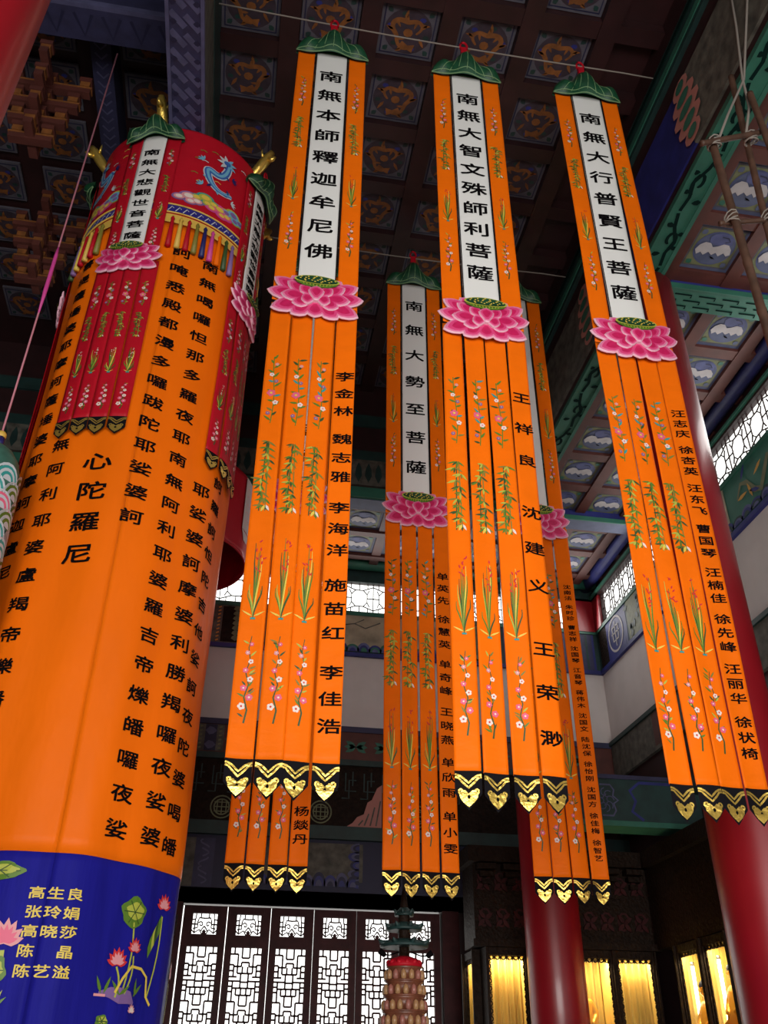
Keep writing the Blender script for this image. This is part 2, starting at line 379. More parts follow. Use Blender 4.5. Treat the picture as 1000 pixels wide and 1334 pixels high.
# ------------------------------------------------------------------ camera-independent sizes of the hall
XR, XL, YB, YF = 5.5, -5.0, 12.4, -6.0
ZC_MAIN, ZC_SIDE, ZS = 8.75, 6.95, 6.83
XB0, XB1 = 3.45, 3.67              # long beam over the right column line
YB0, YB1 = 10.12, 10.36            # cross beam over the rear column line
COLS = {'right_front': (3.57, 5.9), 'right_rear': (3.57, 10.25), 'left_near': (-1.085, 1.50), 'left_mid': (-1.04, 5.9), 'left_rear': (-1.04, 10.25)}
CR = .305
PHI_E, ZE = 52, 2.42            # gold emblem on the near left column

# ------------------------------------------------------------------ shell: floor, walls, roof
m = MB(); m.box(XL-.2, XR+.2, YF-.2, YB+.2, -H-.1, -H, FLOORSTONE); struct('floor', m)
m = MB()                                           # rear wall: plaster band with masonry below and above, open at windows and doors
m.box(XL, XR, YB, YB+.2, 4.34, 5.48, WALLWHITE)
m.box(XL, XR, YB, YB+.2, 1.95, 4.34, DARKRED); m.box(XL, XR, YB, YB+.2, 5.48, 6.20, TEALDARK); m.box(XL, XR, YB, YB+.04, 6.74, 9.2, TEALDARK)
m.box(XL, -.52, YB, YB+.2, -H, 1.95, DARKRED); m.box(2.84, XR, YB, YB+.2, -H, 1.95, DARKRED)
m.box(XL, -4.6, YB, YB+.2, 6.20, 6.74, DARKRED)
struct('wall_back', m)
m = MB()
m.box(XR, XR+.2, YF, YB+.2, 4.34, 5.48, WALLWHITE); m.box(XR, XR+.2, YF, YB+.2, -H, 4.34, DARKRED)
m.box(XR, XR+.2, YF, YB+.2, 5.48, 6.20, TEALDARK); m.box(XR, XR+.04, YF, YB+.04, 6.74, 9.2, DARKRED); m.box(XR, XR+.2, YF, 4.0, 6.20, 6.74, DARKRED)
struct('wall_right', m)
m = MB(); m.box(XL-.2, XL, YF, YB+.2, -H, 9.2, DARKRED); struct('wall_left', m)
m = MB(); m.box(XL, -4.2, YF-.2, YF, -H, 9.2, DARKRED); m.box(4.8, XR, YF-.2, YF, -H, 9.2, DARKRED); m.box(-4.2, 4.8, YF-.2, YF, 3.0, 9.2, DARKRED); struct('wall_front', m)

# main coffered ceiling
m = MB()
m.box(XL-.2, XR+.2, YF-.2, YB+.4, 9.15, 9.3, DARKRED)  # unseen roof slab over all the ceilings, added to block the sky light
m.box(XL, XB1, YF, YB0+.2, ZC_MAIN+.14, ZC_MAIN+.2, DARKRED)
PX, PY, CX0, CY0 = .774, .723, .187, 4.757
nx = range(-1, 5)
for k in range(-2, 5):                                   # grid beams along the hall
    x = CX0 + (k-.5)*PX
    if -.95 < x < XB0+.2: m.box(x-.095, x+.095, YF, YB0, ZC_MAIN-.02, ZC_MAIN+.15, REDWOOD if False else DARKRED)
for j in range(-11, 9):
    y = CY0 + (j-.5)*PY
    if YF < y < YB0: m.box(-.88, XB0, y-.085, y+.085, ZC_MAIN, ZC_MAIN+.15, DARKRED)
rnd = random.Random(5)
def dragon_panel(mb, cx, cy, z, sx, sy, flip):
    # framed board with an ochre coiled dragon among clouds, painted on its under side
    mp = lambda u, v, off: (cx+u*flip, cy+v, z-off)
    mb.box(cx-sx/2, cx+sx/2, cy-sy/2, cy+sy/2, z, z+.03, COFFERFRAME)
    q = lambda a, b, off, mt: mb.poly([mp(-a, -b, off), mp(a, -b, off), mp(a, b, off), mp(-a, b, off)], mt)
    q(sx*.455, sy*.455, .003, NAVYPAINT); q(sx*.43, sy*.43, .005, COFFERFRAME)
    mb.poly([mp(sx*.42*math.cos(t*math.pi/12), sy*.42*math.sin(t*math.pi/12), .007) for t in range(24)], COFFERFIELD)
    N = 30; pts = []
    for i in range(N+1):
        t = i/N; a = 1.2 + t*5.3; r_ = .30 - .10*t + .055*math.sin(t*17)
        pts.append((sx*r_*math.cos(a), sy*r_*math.sin(a)*.95))
    wd = [.012+.038*math.sin(math.pi*min(1, .05+i/N*.9)) for i in range(N+1)]
    strip(mb, pts, wd, mp, DRAGONGOLD, .010)
    for i in range(3, N, 4): leaf(mb, pts[i][0], pts[i][1], i*.9, sx*.14, sy*.05, mp, DRAGONGOLD, .012)
    strip(mb, [(-sx*.1, sy*.22), (sx*.02, sy*.3), (sx*.12, sy*.26), (sx*.08, sy*.36)], .05, mp, DRAGONGOLD, .011)
    mb.poly([mp(sx*(.0+.085*math.cos(t)), sy*(.02+.08*math.sin(t)), .012) for t in [i*math.pi/4 for i in range(8)]], DRAGONGOLD)
    for k in range(5):
        a = k*1.3+.4; leaf(mb, sx*.22*math.cos(a), sy*.22*math.sin(a), a+.6, sx*.2, sy*.06, mp, DRAGONGOLD, .012)
    for k in range(6):
        a = k*1.05+.2; cx2, cy2 = sx*.33*math.cos(a), sy*.33*math.sin(a)
        mb.poly([mp(cx2+sx*.06*math.cos(t), cy2+sy*.045*math.sin(t), .009) for t in [i*math.pi/3 for i in range(6)]], BLUEPAINT if k % 2 else TEALDARK)
    for sxx in (-1, 1):
        for syy in (-1, 1):
            leaf(mb, sxx*sx*.40, syy*sy*.40, math.atan2(-syy, -sxx), sx*.12, sy*.10, mp, TEALDARK, .008)
for k in range(-1, 5):
    for j in range(-6, 8):
        x, y = CX0 + k*PX, CY0 + j*PY
        if x-.27 < -.88 or x+.27 > XB0 or y+.25 > YB0: continue
        dragon_panel(m, x, y, ZC_MAIN+.08, .57, .54, 1 if (k+j) % 2 else -1)
for j in range(-3, 7):                                     # the narrower bay beyond the violet beam
    for x in (-1.56, -2.6, -3.4):
        y = 5.28 + j*.66
        if y+.25 < YB0: dragon_panel(m, x, y, ZC_MAIN+.08, .60 if x > -2 else .55, .52, 1)
struct('ceiling', m)

# aisle ceilings with crane coffers
def crane_panel(mb, cx, cy, z, s, flip=1):
    mp = lambda u, v, off: (cx+u*flip, cy+v, z-off)
    mb.box(cx-s/2, cx+s/2, cy-s/2, cy+s/2, z, z+.03, BLUEGREY)
    q = lambda a, off, mt: mb.poly([mp(-a, -a, off), mp(a, -a, off), mp(a, a, off), mp(-a, a, off)], mt)
    q(s*.43, .003, COFFERFRAME); q(s*.40, .005, OLIVE)
    C_ = lambda r_, off, mt: mb.poly([mp(r_*s*math.cos(t*math.pi/14), r_*s*math.sin(t*math.pi/14), off) for t in range(28)], mt)
    C_(.365, .008, CRANEBLUE); C_(.345, .010, BLUEGREY)
    mb.poly([mp(s*a, s*b, .014) for a, b in ((-.02, -.34), (.12, -.33), (.24, -.25), (.28, -.12), (.15, -.06), (.0, -.08), (-.14, -.12), (-.18, -.24), (-.12, -.31))], CRANEBLUE)
    body = [(-.34, .05), (-.30, -.06), (-.22, -.13), (-.12, -.12), (-.05, -.04), (.03, -.07), (.12, -.13), (.22, -.12), (.30, -.03), (.33, .08), (.27, .12), (.20, .06), (.13, .14), (.06, .07), (.0, .13), (-.08, .07), (-.15, .15), (-.22, .09), (-.28, .15)]
    mb.poly([mp(s*a, s*b, .018) for a, b in body], CRANEWHITE)
    strip(mb, [(s*.02, s*.0), (s*.10, s*.04), (s*.17, s*.0), (s*.22, s*.04)], s*.03, mp, CRANEWHITE, .020)
    mb.poly([mp(s*a, s*b, .022) for a, b in ((-.02, .15), (.05, .17), (.10, .21), (.02, .20))], INK)
    strip(mb, [(s*.02, s*-.28), (s*.14, s*-.27), (s*.2, s*-.2), (s*.12, s*-.17)], s*.02, mp, NAVYPAINT, .022)
    for a in (-1, 1):
        for b in (-1, 1): leaf(mb, a*s*.37, b*s*.37, math.atan2(-b, -a), s*.12, s*.12, mp, BLUEGREY if a*b > 0 else TEAL, .012)
m = MB()
m.box(XB1-.02, XR, YF, YB, ZC_SIDE+.14, ZC_SIDE+.2, REDWOOD)
m.box(XL, XB1, YB1-.02, YB, ZC_SIDE+.14, ZC_SIDE+.2, REDWOOD)
S2X, S2Y = .67, .705
xs = [4.14 + k*S2X for k in range(2)]
for x in (4.14-S2X/2, 4.14+S2X/2, 4.14+1.5*S2X): m.box(x-.07, x+.07, YF, YB, ZC_SIDE, ZC_SIDE+.15, REDWOOD)
ys = [4.67-.705*k for k in range(1, 8)] + [4.67, 5.375] + [6.39+.705*k for k in range(6)] + [10.92, 11.62]
for y in ys:
    for x in xs: crane_panel(m, x, y, ZC_SIDE+.05, .555)
cuts = sorted({round(y+dy, 2) for y in ys for dy in (-S2Y/2, S2Y/2)}); last = -99
for y in cuts:
    if y-last > .05: m.box(XB1, XR, y-.072, y+.072, ZC_SIDE+.01, ZC_SIDE+.145, REDWOOD)
    last = y
struct('ceiling_side', m)
m = MB()
for x in [4.14 - S2X*k for k in range(1, 13)]:
    m.box(x-S2X/2-.07, x-S2X/2+.07, YB1, YB, ZC_SIDE+.02, ZC_SIDE+.15, REDWOOD)
    for y in (10.92, 11.62): crane_panel(m, x, y, ZC_SIDE+.05, .555)
for y in (10.92-.35, 10.92+.35, 11.97): m.box(XL, XB1, y-.06, y+.06, ZC_SIDE, ZC_SIDE+.15, REDWOOD)
struct('ceiling_back', m)

# beams -------------------------------------------------------------
def scrolls(mb, mp, length, width, mt, step=.62):           # running vine scroll along u, centred on v = 0
    n = int(length/step)
    for k in range(n):
        u0 = (k+.5)*length/n - length/2; s = 1 if k % 2 else -1
        strip(mb, [(u0-step/2, -s*width*.18), (u0-step*.25, -s*width*.05), (u0, s*width*.22), (u0+step*.25, s*width*.1), (u0+step/2, s*width*.18)], width*.13, mp, mt, .004)
        sp = [(u0 + s*0 + step*.22*math.cos(t)*(1-i/14), s*width*.02 + width*.26*math.sin(t)*(1-i/14)*s) for i, t in enumerate([.3+.55*j for j in range(12)])]
        strip(mb, sp, width*.125, mp, mt, .005)
        for e in (-.30, .30):
            leaf(mb, u0+step*e, -s*width*.40, s*math.pi/2+e, width*.35, width*.22, mp, mt, .006); leaf(mb, u0+step*e*.5, s*width*.42, -s*math.pi/2-e, width*.25, width*.2, mp, mt, .006)
m = MB()
m.box(XB0, XB1, YF, YB1, ZS, ZC_MAIN+.15, DARKRED)
face = lambda u, v, off: (XB0-off, u, v)
def fq(mb, mp, u0, u1, v0, v1, off, mt, fl=False):
    P = [mp(u0, v0, off), mp(u1, v0, off), mp(u1, v1, off), mp(u0, v1, off)]
    mb.poly(P[::-1] if fl else P, mt)
m.box(XB0-.05, XB0, YF, YB0, 8.10, 8.45, TEALDARK); m.box(XB0-.06, XB0-.05, YF, YB0, 8.16, 8.24, TEAL); m.box(XB0-.06, XB0-.05, YF, YB0, 8.34, 8.40, SCROLLINK)
m.box(XB0-.03, XB0, YF, 4.30, 6.98, 7.85, GREYPAINT)
m.box(XB0-.02, XB0, 4.30, 6.8, 6.98, 7.85, BLUEPAINT); m.box(XB0-.03, XB0, 6.8, 9.2, 6.98, 7.85, GREYPAINT); m.box(XB0-.02, XB0, 9.2, YB0, 6.98, 7.85, BLUEPAINT)
for y0, sg in ((4.30, 1), (6.8, -1), (9.2, 1)):            # scalloped salmon ends of the painted panels
    for i in range(5):
        z = 7.02+.16*i; d = .10+.14*math.sin(math.pi*(i+.5)/5)
        m.add([(XB0-.045-.001*i, y0+sg*(d*math.cos(t)) - sg*.03, z+.08+.10*math.sin(t)) for t in [j*math.pi/5-math.pi/2 for j in range(11)]] , [tuple(range(11)) if sg > 0 else tuple(range(10, -1, -1))], SALMON)
        m.add([(XB0-.055-.001*i, y0+sg*(d*.55*math.cos(t)) - sg*.04, z+.08+.06*math.sin(t)) for t in [j*math.pi/5-math.pi/2 for j in range(11)]] , [tuple(range(11)) if sg > 0 else tuple(range(10, -1, -1))], TEAL)
m.box(XB0-.012, XB1+.02, YF, YB1, ZS-.02, ZS, TEAL)
m.box(XB0-.02, XB0+.012, YF, YB1, ZS-.03, ZS+.03, TEAL); m.box(XB1-.012, XB1+.03, YF, YB1, ZS-.03, ZS+.03, TEAL)
scrolls(m, lambda u, v, off: ((XB0+XB1)/2+v, 3.6+u, ZS-.02-off), 11.6, .26, SCROLLINK)
struct('trim_1', m)
m = MB()                                                   # cross beam over the rear columns
m.box(XL, XB0, YB0, YB1, ZS, ZC_MAIN+.15, DARKRED)
m.box(XL, XB0, YB0-.04, YB0, 8.05, 8.25, TEALDARK); m.box(XL, XB0, YB0-.03, YB0, 7.02, 7.45, GREYPAINT); m.box(XL, XB0, YB0-.02, YB0, 7.45, 7.62, TEALDARK)
for k in range(60):
    x = XL+.1+.14*k
    if x < XB0-.1: leafp = lambda u, v, off: (u, YB0-.032-off, v); leaf(m, x, 7.06, math.pi/2, .34, .10, leafp, TEALDARK, .002)
m.box(XL, XB0, YB0-.05, YB0, ZS-.02, ZS+.14, TEAL); m.box(XL, XB0, YB0, YB1+.02, ZS-.03, ZS, BLUEGREY)
struct('trim_2', m)
def brick_key(mb, mp, length, width, mt):                  # interlocking key-fret
    n = int(length/.24)
    for k in range(n):
        u = (k+.5)*length/n-length/2
        for r_ in range(3):
            v = (r_-1)*width*.3; du = .06 if r_ % 2 else -.06
            strip(mb, [(u+du-.1, v), (u+du+.08, v), (u+du+.08, v+width*.15)], .020, mp, mt, .004)
for n_, (y0, y1) in enumerate(((5.80, 6.02), (10.14, 10.34))):
    m = MB(); m.box(XB1, XR, y0, y1, ZS, ZC_SIDE+.15, BLUEPAINT); m.box(XB1, XR, y0-.03, y1+.03, ZS-.02, ZS, TEAL if n_ == 0 else BLUEGREY)
    if n_ == 0: brick_key(m, lambda u, v, off: ((XB1+XR)/2+u, (y0+y1)/2+v, ZS-.02-off), 1.8, .25, SCROLLINK)
    m.box(XB1, XR, y0-.05, y0-.03, ZS-.03, ZS+.04, TEAL)
    struct('trim_%d' % (3+n_), m)
m = MB()                                                   # violet beam with woven brocade painting over the left column line
VX0, VX1, VZ = -1.15, -.875, 7.30
m.box(VX0, VX1, YF, YB0, VZ, ZC_MAIN+.15, TEALDARK); m.box(VX0-.01, VX1+.01, YF, YB0, VZ-.015, VZ+.02, PURPLEPAINT)
m.box(VX0-.02, VX0+.01, YF, YB0, VZ-.03, VZ+.03, LILAC); m.box(VX1-.01, VX1+.02, YF, YB0, VZ-.03, VZ+.03, LILAC)
m.box(VX1, VX1+.012, YF, YB0, VZ+.02, VZ+.75, GREYPAINT); m.box(VX1, VX1+.02, YF, YB0, VZ+.75, VZ+1.1, TEALDARK)
vmp = lambda u, v, off: ((VX0+VX1)/2+v, u, VZ-.016-off)
for k in range(90):
    y = YF + .16*k
    if y > YB0-.2: break
    strip(m, [(y, -.12), (y+.12, .0)], .055, vmp, LILAC, .003); strip(m, [(y+.14, .12), (y+.02, .0)], .055, vmp, LILAC, .004)
    leaf(m, y+.08, -.125, math.pi/2, .06, .05, vmp, NAVYPAINT, .006); leaf(m, y+.08, .125, -math.pi/2, .06, .05, vmp, NAVYPAINT, .006)
struct('trim_5', m)
m = MB()                                                   # narrow violet beam and its cross beam in the left bay
m.box(-2.10, -1.90, YF, YB0, 8.5, ZC_MAIN+.15, PURPLEPAINT)
mp2 = lambda u, v, off: (-2.0+v, u, 8.5-off)
for k in range(110):
    y = .0+.1*k
    if y > YB0-.2: break
    strip(m, [(y, -.06), (y+.06, .0), (y+.0, .06)], .02, mp2, LILAC, .003)
m.box(XL, VX0, 4.62, 4.92, 8.05, ZC_MAIN+.15, PURPLEPAINT); m.box(XL, VX0, 4.58, 4.62, 8.05, 8.12, LILAC); m.box(XL, VX0, 4.56, 4.62, 8.4, 8.52, NAVYPAINT)
mp3 = lambda u, v, off: (u, 4.77+v, 8.05-off)
for k in range(14):
    x = -4.6+.25*k; strip(m, [(x, -.1), (x+.08, .1), (x+.16, -.1)], .03, mp3, NAVYPAINT, .003)
struct('trim_6', m)

# painted bands of the rear and right wall
def cloud_border(mb, mp, u0, u1, v, s, mts, n):
    for k in range(n):
        u = u0 + (u1-u0)*(k+.5)/n; du = (u1-u0)/n
        for j, r_ in enumerate((1, .72, .45)):
            mb.poly([mp(u+du*.62*r_*math.cos(t), v+s*r_*math.sin(t)*(1+.25*(k % 2)), .003+.003*j) for t in [i*math.pi/8 for i in range(9)]], mts[(j+k) % len(mts)])
bk = lambda u, v, off: (u, YB-off, v)
m = MB()                                                   # band under the clerestory windows, rear
m.box(XL, XR, YB-.03, YB, 5.48, 6.18, TEALDARK); m.box(XL, XR, YB-.05, YB, 6.14, 6.20, TEAL); m.box(XL, XR, YB-.05, YB, 5.46, 5.52, BLUEPAINT)
for x0, x1 in ((-.62, 0.05), (3.1, 3.75)):
    fq(m, bk, x0, x1, 5.52, 6.14, .034, GREYPAINT); fq(m, bk, x0+.17, x1-.05, 5.54, 6.12, .038, CARVED)
    for k in range(7): leaf(m, (x0+x1)/2+.05, 5.56+.08*k, math.pi/2, .1, .12, bk, OLIVE, .041)
    for xx in (x0+.12, x1-.03):
        for k in range(10): strip(m, [(xx-.02, 5.55+.06*k), (xx+.02, 5.57+.06*k)], .02, bk, GOLDPAINT, .041)
fq(m, bk, .75, 3.0, 5.60, 6.14, .034, PAINTING)
strip(m, [(1.3, 5.95), (1.55, 6.0), (1.72, 5.93), (1.95, 6.04)], .02, bk, GREYPAINT, .038); strip(m, [(1.55, 6.0), (1.7, 6.08)], .015, bk, GREYPAINT, .038)
mpo = lambda u, v, off: bk(u, v, off+.04)
cloud_border(m, mpo, .75, 3.0, 5.54, .12, (BLUEPAINT, TEAL, CRANEBLUE), 13)
fq(m, bk, 3.9, 5.4, 5.52, 6.14, .034, PURPLEPAINT)
for k in range(14): strip(m, [(3.95+.11*k, 5.53), (3.95+.11*k, 6.13)], .035, bk, (TEALDARK, BLUEPAINT)[k % 2], .037)
struct('trim_7', m)
rw = lambda u, v, off: (XR-off, -u, v)                     # u runs towards the viewer's right along the side wall
m = MB()
m.box(XR-.03, XR, YF, YB-.03, 5.48, 6.18, TEALDARK); m.box(XR-.05, XR, YF, YB-.03, 6.14, 6.20, TEAL); m.box(XR-.05, XR, YF, YB-.03, 5.46, 5.52, BLUEPAINT)
fq(m, rw, -12.3, -12.0, 5.52, 6.14, .034, CARVED); fq(m, rw, -12.0, -11.25, 5.52, 6.14, .034, BLUEPAINT); fq(m, rw, -11.2, -10.75, 5.52, 6.14, .034, OLIVE); fq(m, rw, -10.2, -6.0, 5.52, 6.14, .034, TEAL)
oval = [(-11.65+.26*math.cos(t), 5.84+.27*math.sin(t)) for t in [i*math.pi/12 for i in range(25)]]
strip(m, oval, .035, rw, CRANEWHITE, .04)
for (a, b, c, d) in ((-.12, .12, .12, .12), (-.14, .02, .14, .02), (-.10, -.1, .10, -.1), (0, -.2, 0, .2), (-.1, .12, -.1, -.1), (.1, .12, .1, -.1)):
    strip(m, [(-11.65+a, 5.84+b), (-11.65+c, 5.84+d)], .025, rw, CRANEWHITE, .042)
for k in range(10): leaf(m, -11.15+.045*(k % 9), 5.56+.055*k, .5+k, .14, .08, rw, TEALDARK, .04)
for u0 in (-9.6, -7.9):                                    # pale dragons and mountains on the green panels
    strip(m, [(u0+.12*i, 5.82+.15*math.sin(i*1.25)) for i in range(9)], [.03+.05*math.sin(math.pi*i/8) for i in range(9)], rw, OLIVE, .04)
    for k in range(7): leaf(m, u0+.15*k, 5.80+.2*math.sin(k*1.9), k*.9, .22, .05, rw, BLUEPAINT if k % 2 else GOLDPAINT, .043)
    fq(m, rw, u0-.6, u0-.25, 5.53, 6.13, .038, PAINTING)
cloud_border(m, lambda u, v, off: rw(u, v, off+.036), -10.2, -6.0, 5.54, .1, (BLUEPAINT, TEALDARK, CRANEBLUE), 20)
struct('trim_8', m)
m = MB()                                                   # band and lintels below the plaster, rear
m.box(XL, XR, YB-.04, YB, 3.85, 4.30, REDWOOD); m.box(XL, XR, YB-.06, YB, 4.28, 4.36, PURPLEPAINT); m.box(XL, XR, YB-.06, YB, 3.80, 3.88, TEALDARK)
for k in range(20):
    x = -3.0+.42*k
    for a in (.5, 0, -.5, math.pi+.5, math.pi, math.pi-.5): leaf(m, x, 4.07, a, .17, .07, bk, TEAL, .045)
for x0 in (-.60, -.18): 
    fq(m, bk, x0, x0+.36, 3.9, 4.27, .046, GREYPAINT); fq(m, bk, x0+.1, x0+.26, 3.9, 4.27, .049, NAVYPAINT)
    for v in (3.98, 4.18): leaf(m, x0+.1, v, 0, .16, .12, bk, LILAC, .052)
    for k in range(6):
        for xx in (x0+.04, x0+.31): strip(m, [(xx-.02, 3.93+.06*k), (xx+.02, 3.94+.06*k)], .025, bk, OLIVE, .052)
m.box(XL, XR, YB-.14, YB, 2.78, 2.95, TEALDARK); m.box(XL, XR, YB-.05, YB, 2.10, 2.78, NAVYPAINT); m.box(XL, XR, YB-.03, YB, 2.95, 3.80, CARVED)
for xx in (-.17, 1.16, 2.5):                               # round openwork medallions and frets on the dark boards
    for rr in (.145, .10): strip(m, [(xx+rr*math.cos(t), 3.15+rr*math.sin(t)) for t in [i*math.pi/12 for i in range(25)]], .018, bk, OLIVE, .034)
    for s in (-.06, 0, .06): strip(m, [(xx-.1, 3.15+s), (xx+.1, 3.15+s)], .014, bk, OLIVE, .036); strip(m, [(xx+s, 3.06), (xx+s, 3.24)], .014, bk, OLIVE, .038)
for k in range(16):
    xx = -.9+.26*k
    for pts in ([(xx, 3.35), (xx+.1, 3.35), (xx+.1, 3.6), (xx+.2, 3.6)], [(xx+.05, 3.7), (xx+.05, 3.45), (xx+.2, 3.45)], [(xx+.15, 3.72), (xx+.15, 3.52)]): strip(m, pts, .018, bk, TEALDARK, .034); m.box(XL, XR, YB-.12, YB, 1.95, 2.12, REDWOOD)
fq(m, bk, -.75, -.45, 2.14, 2.74, .055, GREYPAINT); fq(m, bk, -.45, -.2, 2.14, 2.74, .055, PURPLEPAINT)
fq(m, bk, .45, 1.75, 2.26, 2.74, .058, GREYPAINT)
cloud_border(m, lambda u, v, off: bk(u, v, off+.062), .35, 1.7, 2.2, .14, (BLUEPAINT, LILAC, NAVYPAINT), 9)
cloud_border(m, lambda u, v, off: (YB*0+1.5-(v-2.5), YB-.06-off, 2.5+(u-1.5)), 1.2, 1.74, 2.3, .12, (BLUEPAINT, LILAC, NAVYPAINT), 5)
for k in range(5): strip(m, [(-.33+.06*math.sin(k*2+j*.8), 2.18+.11*k+.02*j) for j in range(6)], .02, bk, LILAC, .06)
m.poly([bk(a, b, .052) for a, b in ((1.52, 2.97), (2.0, 2.97), (2.0, 3.55), (1.93, 3.5), (1.86, 3.34), (1.80, 3.3), (1.75, 3.14), (1.66, 3.10), (1.60, 3.02))], SALMON)
for k in range(4): strip(m, [(1.68+.08*k, 2.99), (1.74+.08*k, 3.06+.09*k)], .02, bk, GREYPAINT, .055)
struct('trim_9', m)

# tie beam from the right rear column to the side wall, green with a scrolled panel
m = MB(); TY = 10.1
m.box(3.8, XR, TY, TY+.3, 2.62, 3.15, TEALDARK); m.box(3.8, XR, TY-.03, TY+.33, 2.58, 2.64, TEAL); m.box(3.8, XR, TY-.02, TY+.32, 3.13, 3.18, PURPLEPAINT)
tb = lambda u, v, off: (u, TY-off, v)
strip(m, [(4.25, 2.7), (4.38, 2.7), (4.42, 2.76), (4.4, 2.84), (4.46, 2.88), (4.4, 2.93), (4.42, 3.0), (4.38, 3.06), (4.25, 3.06)], .02, tb, LILAC, .004)
strip(m, [(4.75, 2.66), (4.62, 2.76), (4.68, 2.88), (4.62, 3.0), (4.75, 3.1), (5.4, 3.1)], .035, tb, BLUEPAINT, .004)
for k in range(8):
    a = k*math.pi/4; sp = [(4.3+.05*math.cos(a)+.06*math.cos(a+t)*(1-t/6), 2.88+.08*math.sin(a)+.06*math.sin(a+t)*(1-t/6)) for t in [i*.6 for i in range(8)]]
    strip(m, sp, .012, tb, LILAC, .006)
struct('trim_10', m)
# band under the side plaster
m = MB(); m.box(XR-.05, XR, YF, YB-.06, 3.80, 4.36, GREYPAINT); m.box(XR-.08, XR, YF, YB-.06, 4.30, 4.36, TEALDARK); m.box(XR-.1, XR, YF, YB-.1, 3.0, 3.2, TEALDARK)
fq(m, rw, -10.9, -10.3, 3.85, 4.28, .054, REDWOOD); fq(m, rw, -10.7, -10.45, 3.9, 4.2, .058, PAINTING)
struct('trim_11', m)
# wall-plate purlins over the windows
m = MB(); m.tube([(XR-.12, YF, 7.0), (XR-.12, YB, 7.0)], .10, BLUEPAINT, 14); m.box(XR-.06, XR, YF, YB, 6.72, 6.80, DARKRED); m.box(XR-.10, XR-.05, 6.0, YB, 6.755, 6.79, TEAL); struct('trim_12', m)
m = MB(); m.tube([(XL, YB-.12, 7.0), (XR, YB-.12, 7.0)], .09, TEAL, 14); m.box(XL, XR, YB-.06, YB, 6.72, 6.82, TEALDARK); struct('trim_13', m)

# ------------------------------------------------------------------ clerestory windows
def window(idx, mp, u0, u1, z0=6.20, z1=6.74):
    fr = MB()
    def box(a, b, c, d, dep0, dep1, mt):
        P = [mp(x, z, o_) for o_ in (dep0, dep1) for x, z in ((a, c), (b, c), (b, d), (a, d))]
        fr.add(P, [(3, 2, 1, 0), (4, 5, 6, 7), (0, 1, 5, 4), (1, 2, 6, 5), (2, 3, 7, 6), (3, 0, 4, 7)], mt)
    fw = .022
    box(u0, u1, z0, z0+fw, -.04, .02, DARKRED); box(u0, u1, z1-fw, z1, -.04, .02, DARKRED); box(u0, u0+fw, z0, z1, -.04, .02, DARKRED); box(u1-fw, u1, z0, z1, -.04, .02, DARKRED)
    root = tag(fr.build('window_%d' % idx), kind='structure')
    la = MB()
    def ln(a, c, b, d, t=.013):
        A, B = mp(a, c, -.012), mp(b, d, -.012); la.bar(A, B, t, t, DARKRED)
    n = max(2, round((u1-u0)/.42)); du = (u1-u0)/n; zc = (z0+z1)/2; hh = (z1-z0)
    for k in range(n):
        a = u0+k*du; b = a+du; c = (a+b)/2
        o1, o2 = du*.28, hh*.26                                # octagon with spokes in every cell
        P = [(c-o1*.5, zc+o2), (c+o1*.5, zc+o2), (c+o1, zc+o2*.5), (c+o1, zc-o2*.5), (c+o1*.5, zc-o2), (c-o1*.5, zc-o2), (c-o1, zc-o2*.5), (c-o1, zc+o2*.5)]
        for i in range(8): ln(*P[i], *P[(i+1) % 8])
        ln(a, z0, a, z1, .013) if k else None
        for (px, pz) in ((c, z1), (c, z0)): ln(px, pz, px, zc + (o2 if pz > zc else -o2))
        ln(a, zc, c-o1, zc); ln(c+o1, zc, b, zc)
        for sx in (-1, 1):
            for sz in (-1, 1):
                q = (c+sx*o1*.5, zc+sz*o2); ln(*q, c+sx*du*.5, zc+sz*hh*.38); ln(c+sx*o1, zc+sz*o2*.5, c+sx*du*.36, zc+sz*hh*.27)
                ln(c+sx*du*.30, zc+sz*hh*.5, c+sx*du*.30, zc+sz*hh*.33)
    tag(la.build('lattice', root), kind='structure')
    gl = MB(); gl.poly([mp(u0, z0, -.03), mp(u1, z0, -.03), mp(u1, z1, -.03), mp(u0, z1, -.03)], GLASS); tag(gl.build('pane', root), kind='structure')
wi = 1
BK = lambda u, v, off: (u, YB-off, v); RW = lambda u, v, off: (XR-off, -u, v)
bays = [(-4.6, -3.2), (-3.1, -1.7), (-1.5, -.05), (.0, 1.32), (1.40, 2.72), (2.80, 3.95), (4.02, 5.12)]
for a, b in bays: window(wi, BK, a, b); wi += 1
edges = [(-12.08, -10.6), (-10.55, -8.4), (-8.36, -6.2), (-6.1, -4.0)]
for a, b in edges: window(wi, RW, a, b); wi += 1
m = MB()                                                   # posts between the windows
for a, b in ((-3.2, -3.1), (-1.7, -1.5), (-.05, .0), (1.32, 1.40), (2.72, 2.80), (3.95, 4.02)): m.box(a, b, YB-.02, YB+.05, 6.18, 6.76, DARKRED)
m.box(5.12, XR, YB-.06, YB+.05, 6.18, 6.76, COLUMN_RED); m.box(XR-.06, XR+.05, 12.08, YB, 6.18, 6.76, COLUMN_RED)
m.box(XR-.02, XR+.05, 10.55, 10.6, 6.18, 6.76, DARKRED); m.box(XR-.02, XR+.05, 8.36, 8.4, 6.18, 6.76, DARKRED); m.box(XR-.02, XR+.05, 6.1, 6.2, 6.18, 6.76, DARKRED); 
struct('trim_14', m)

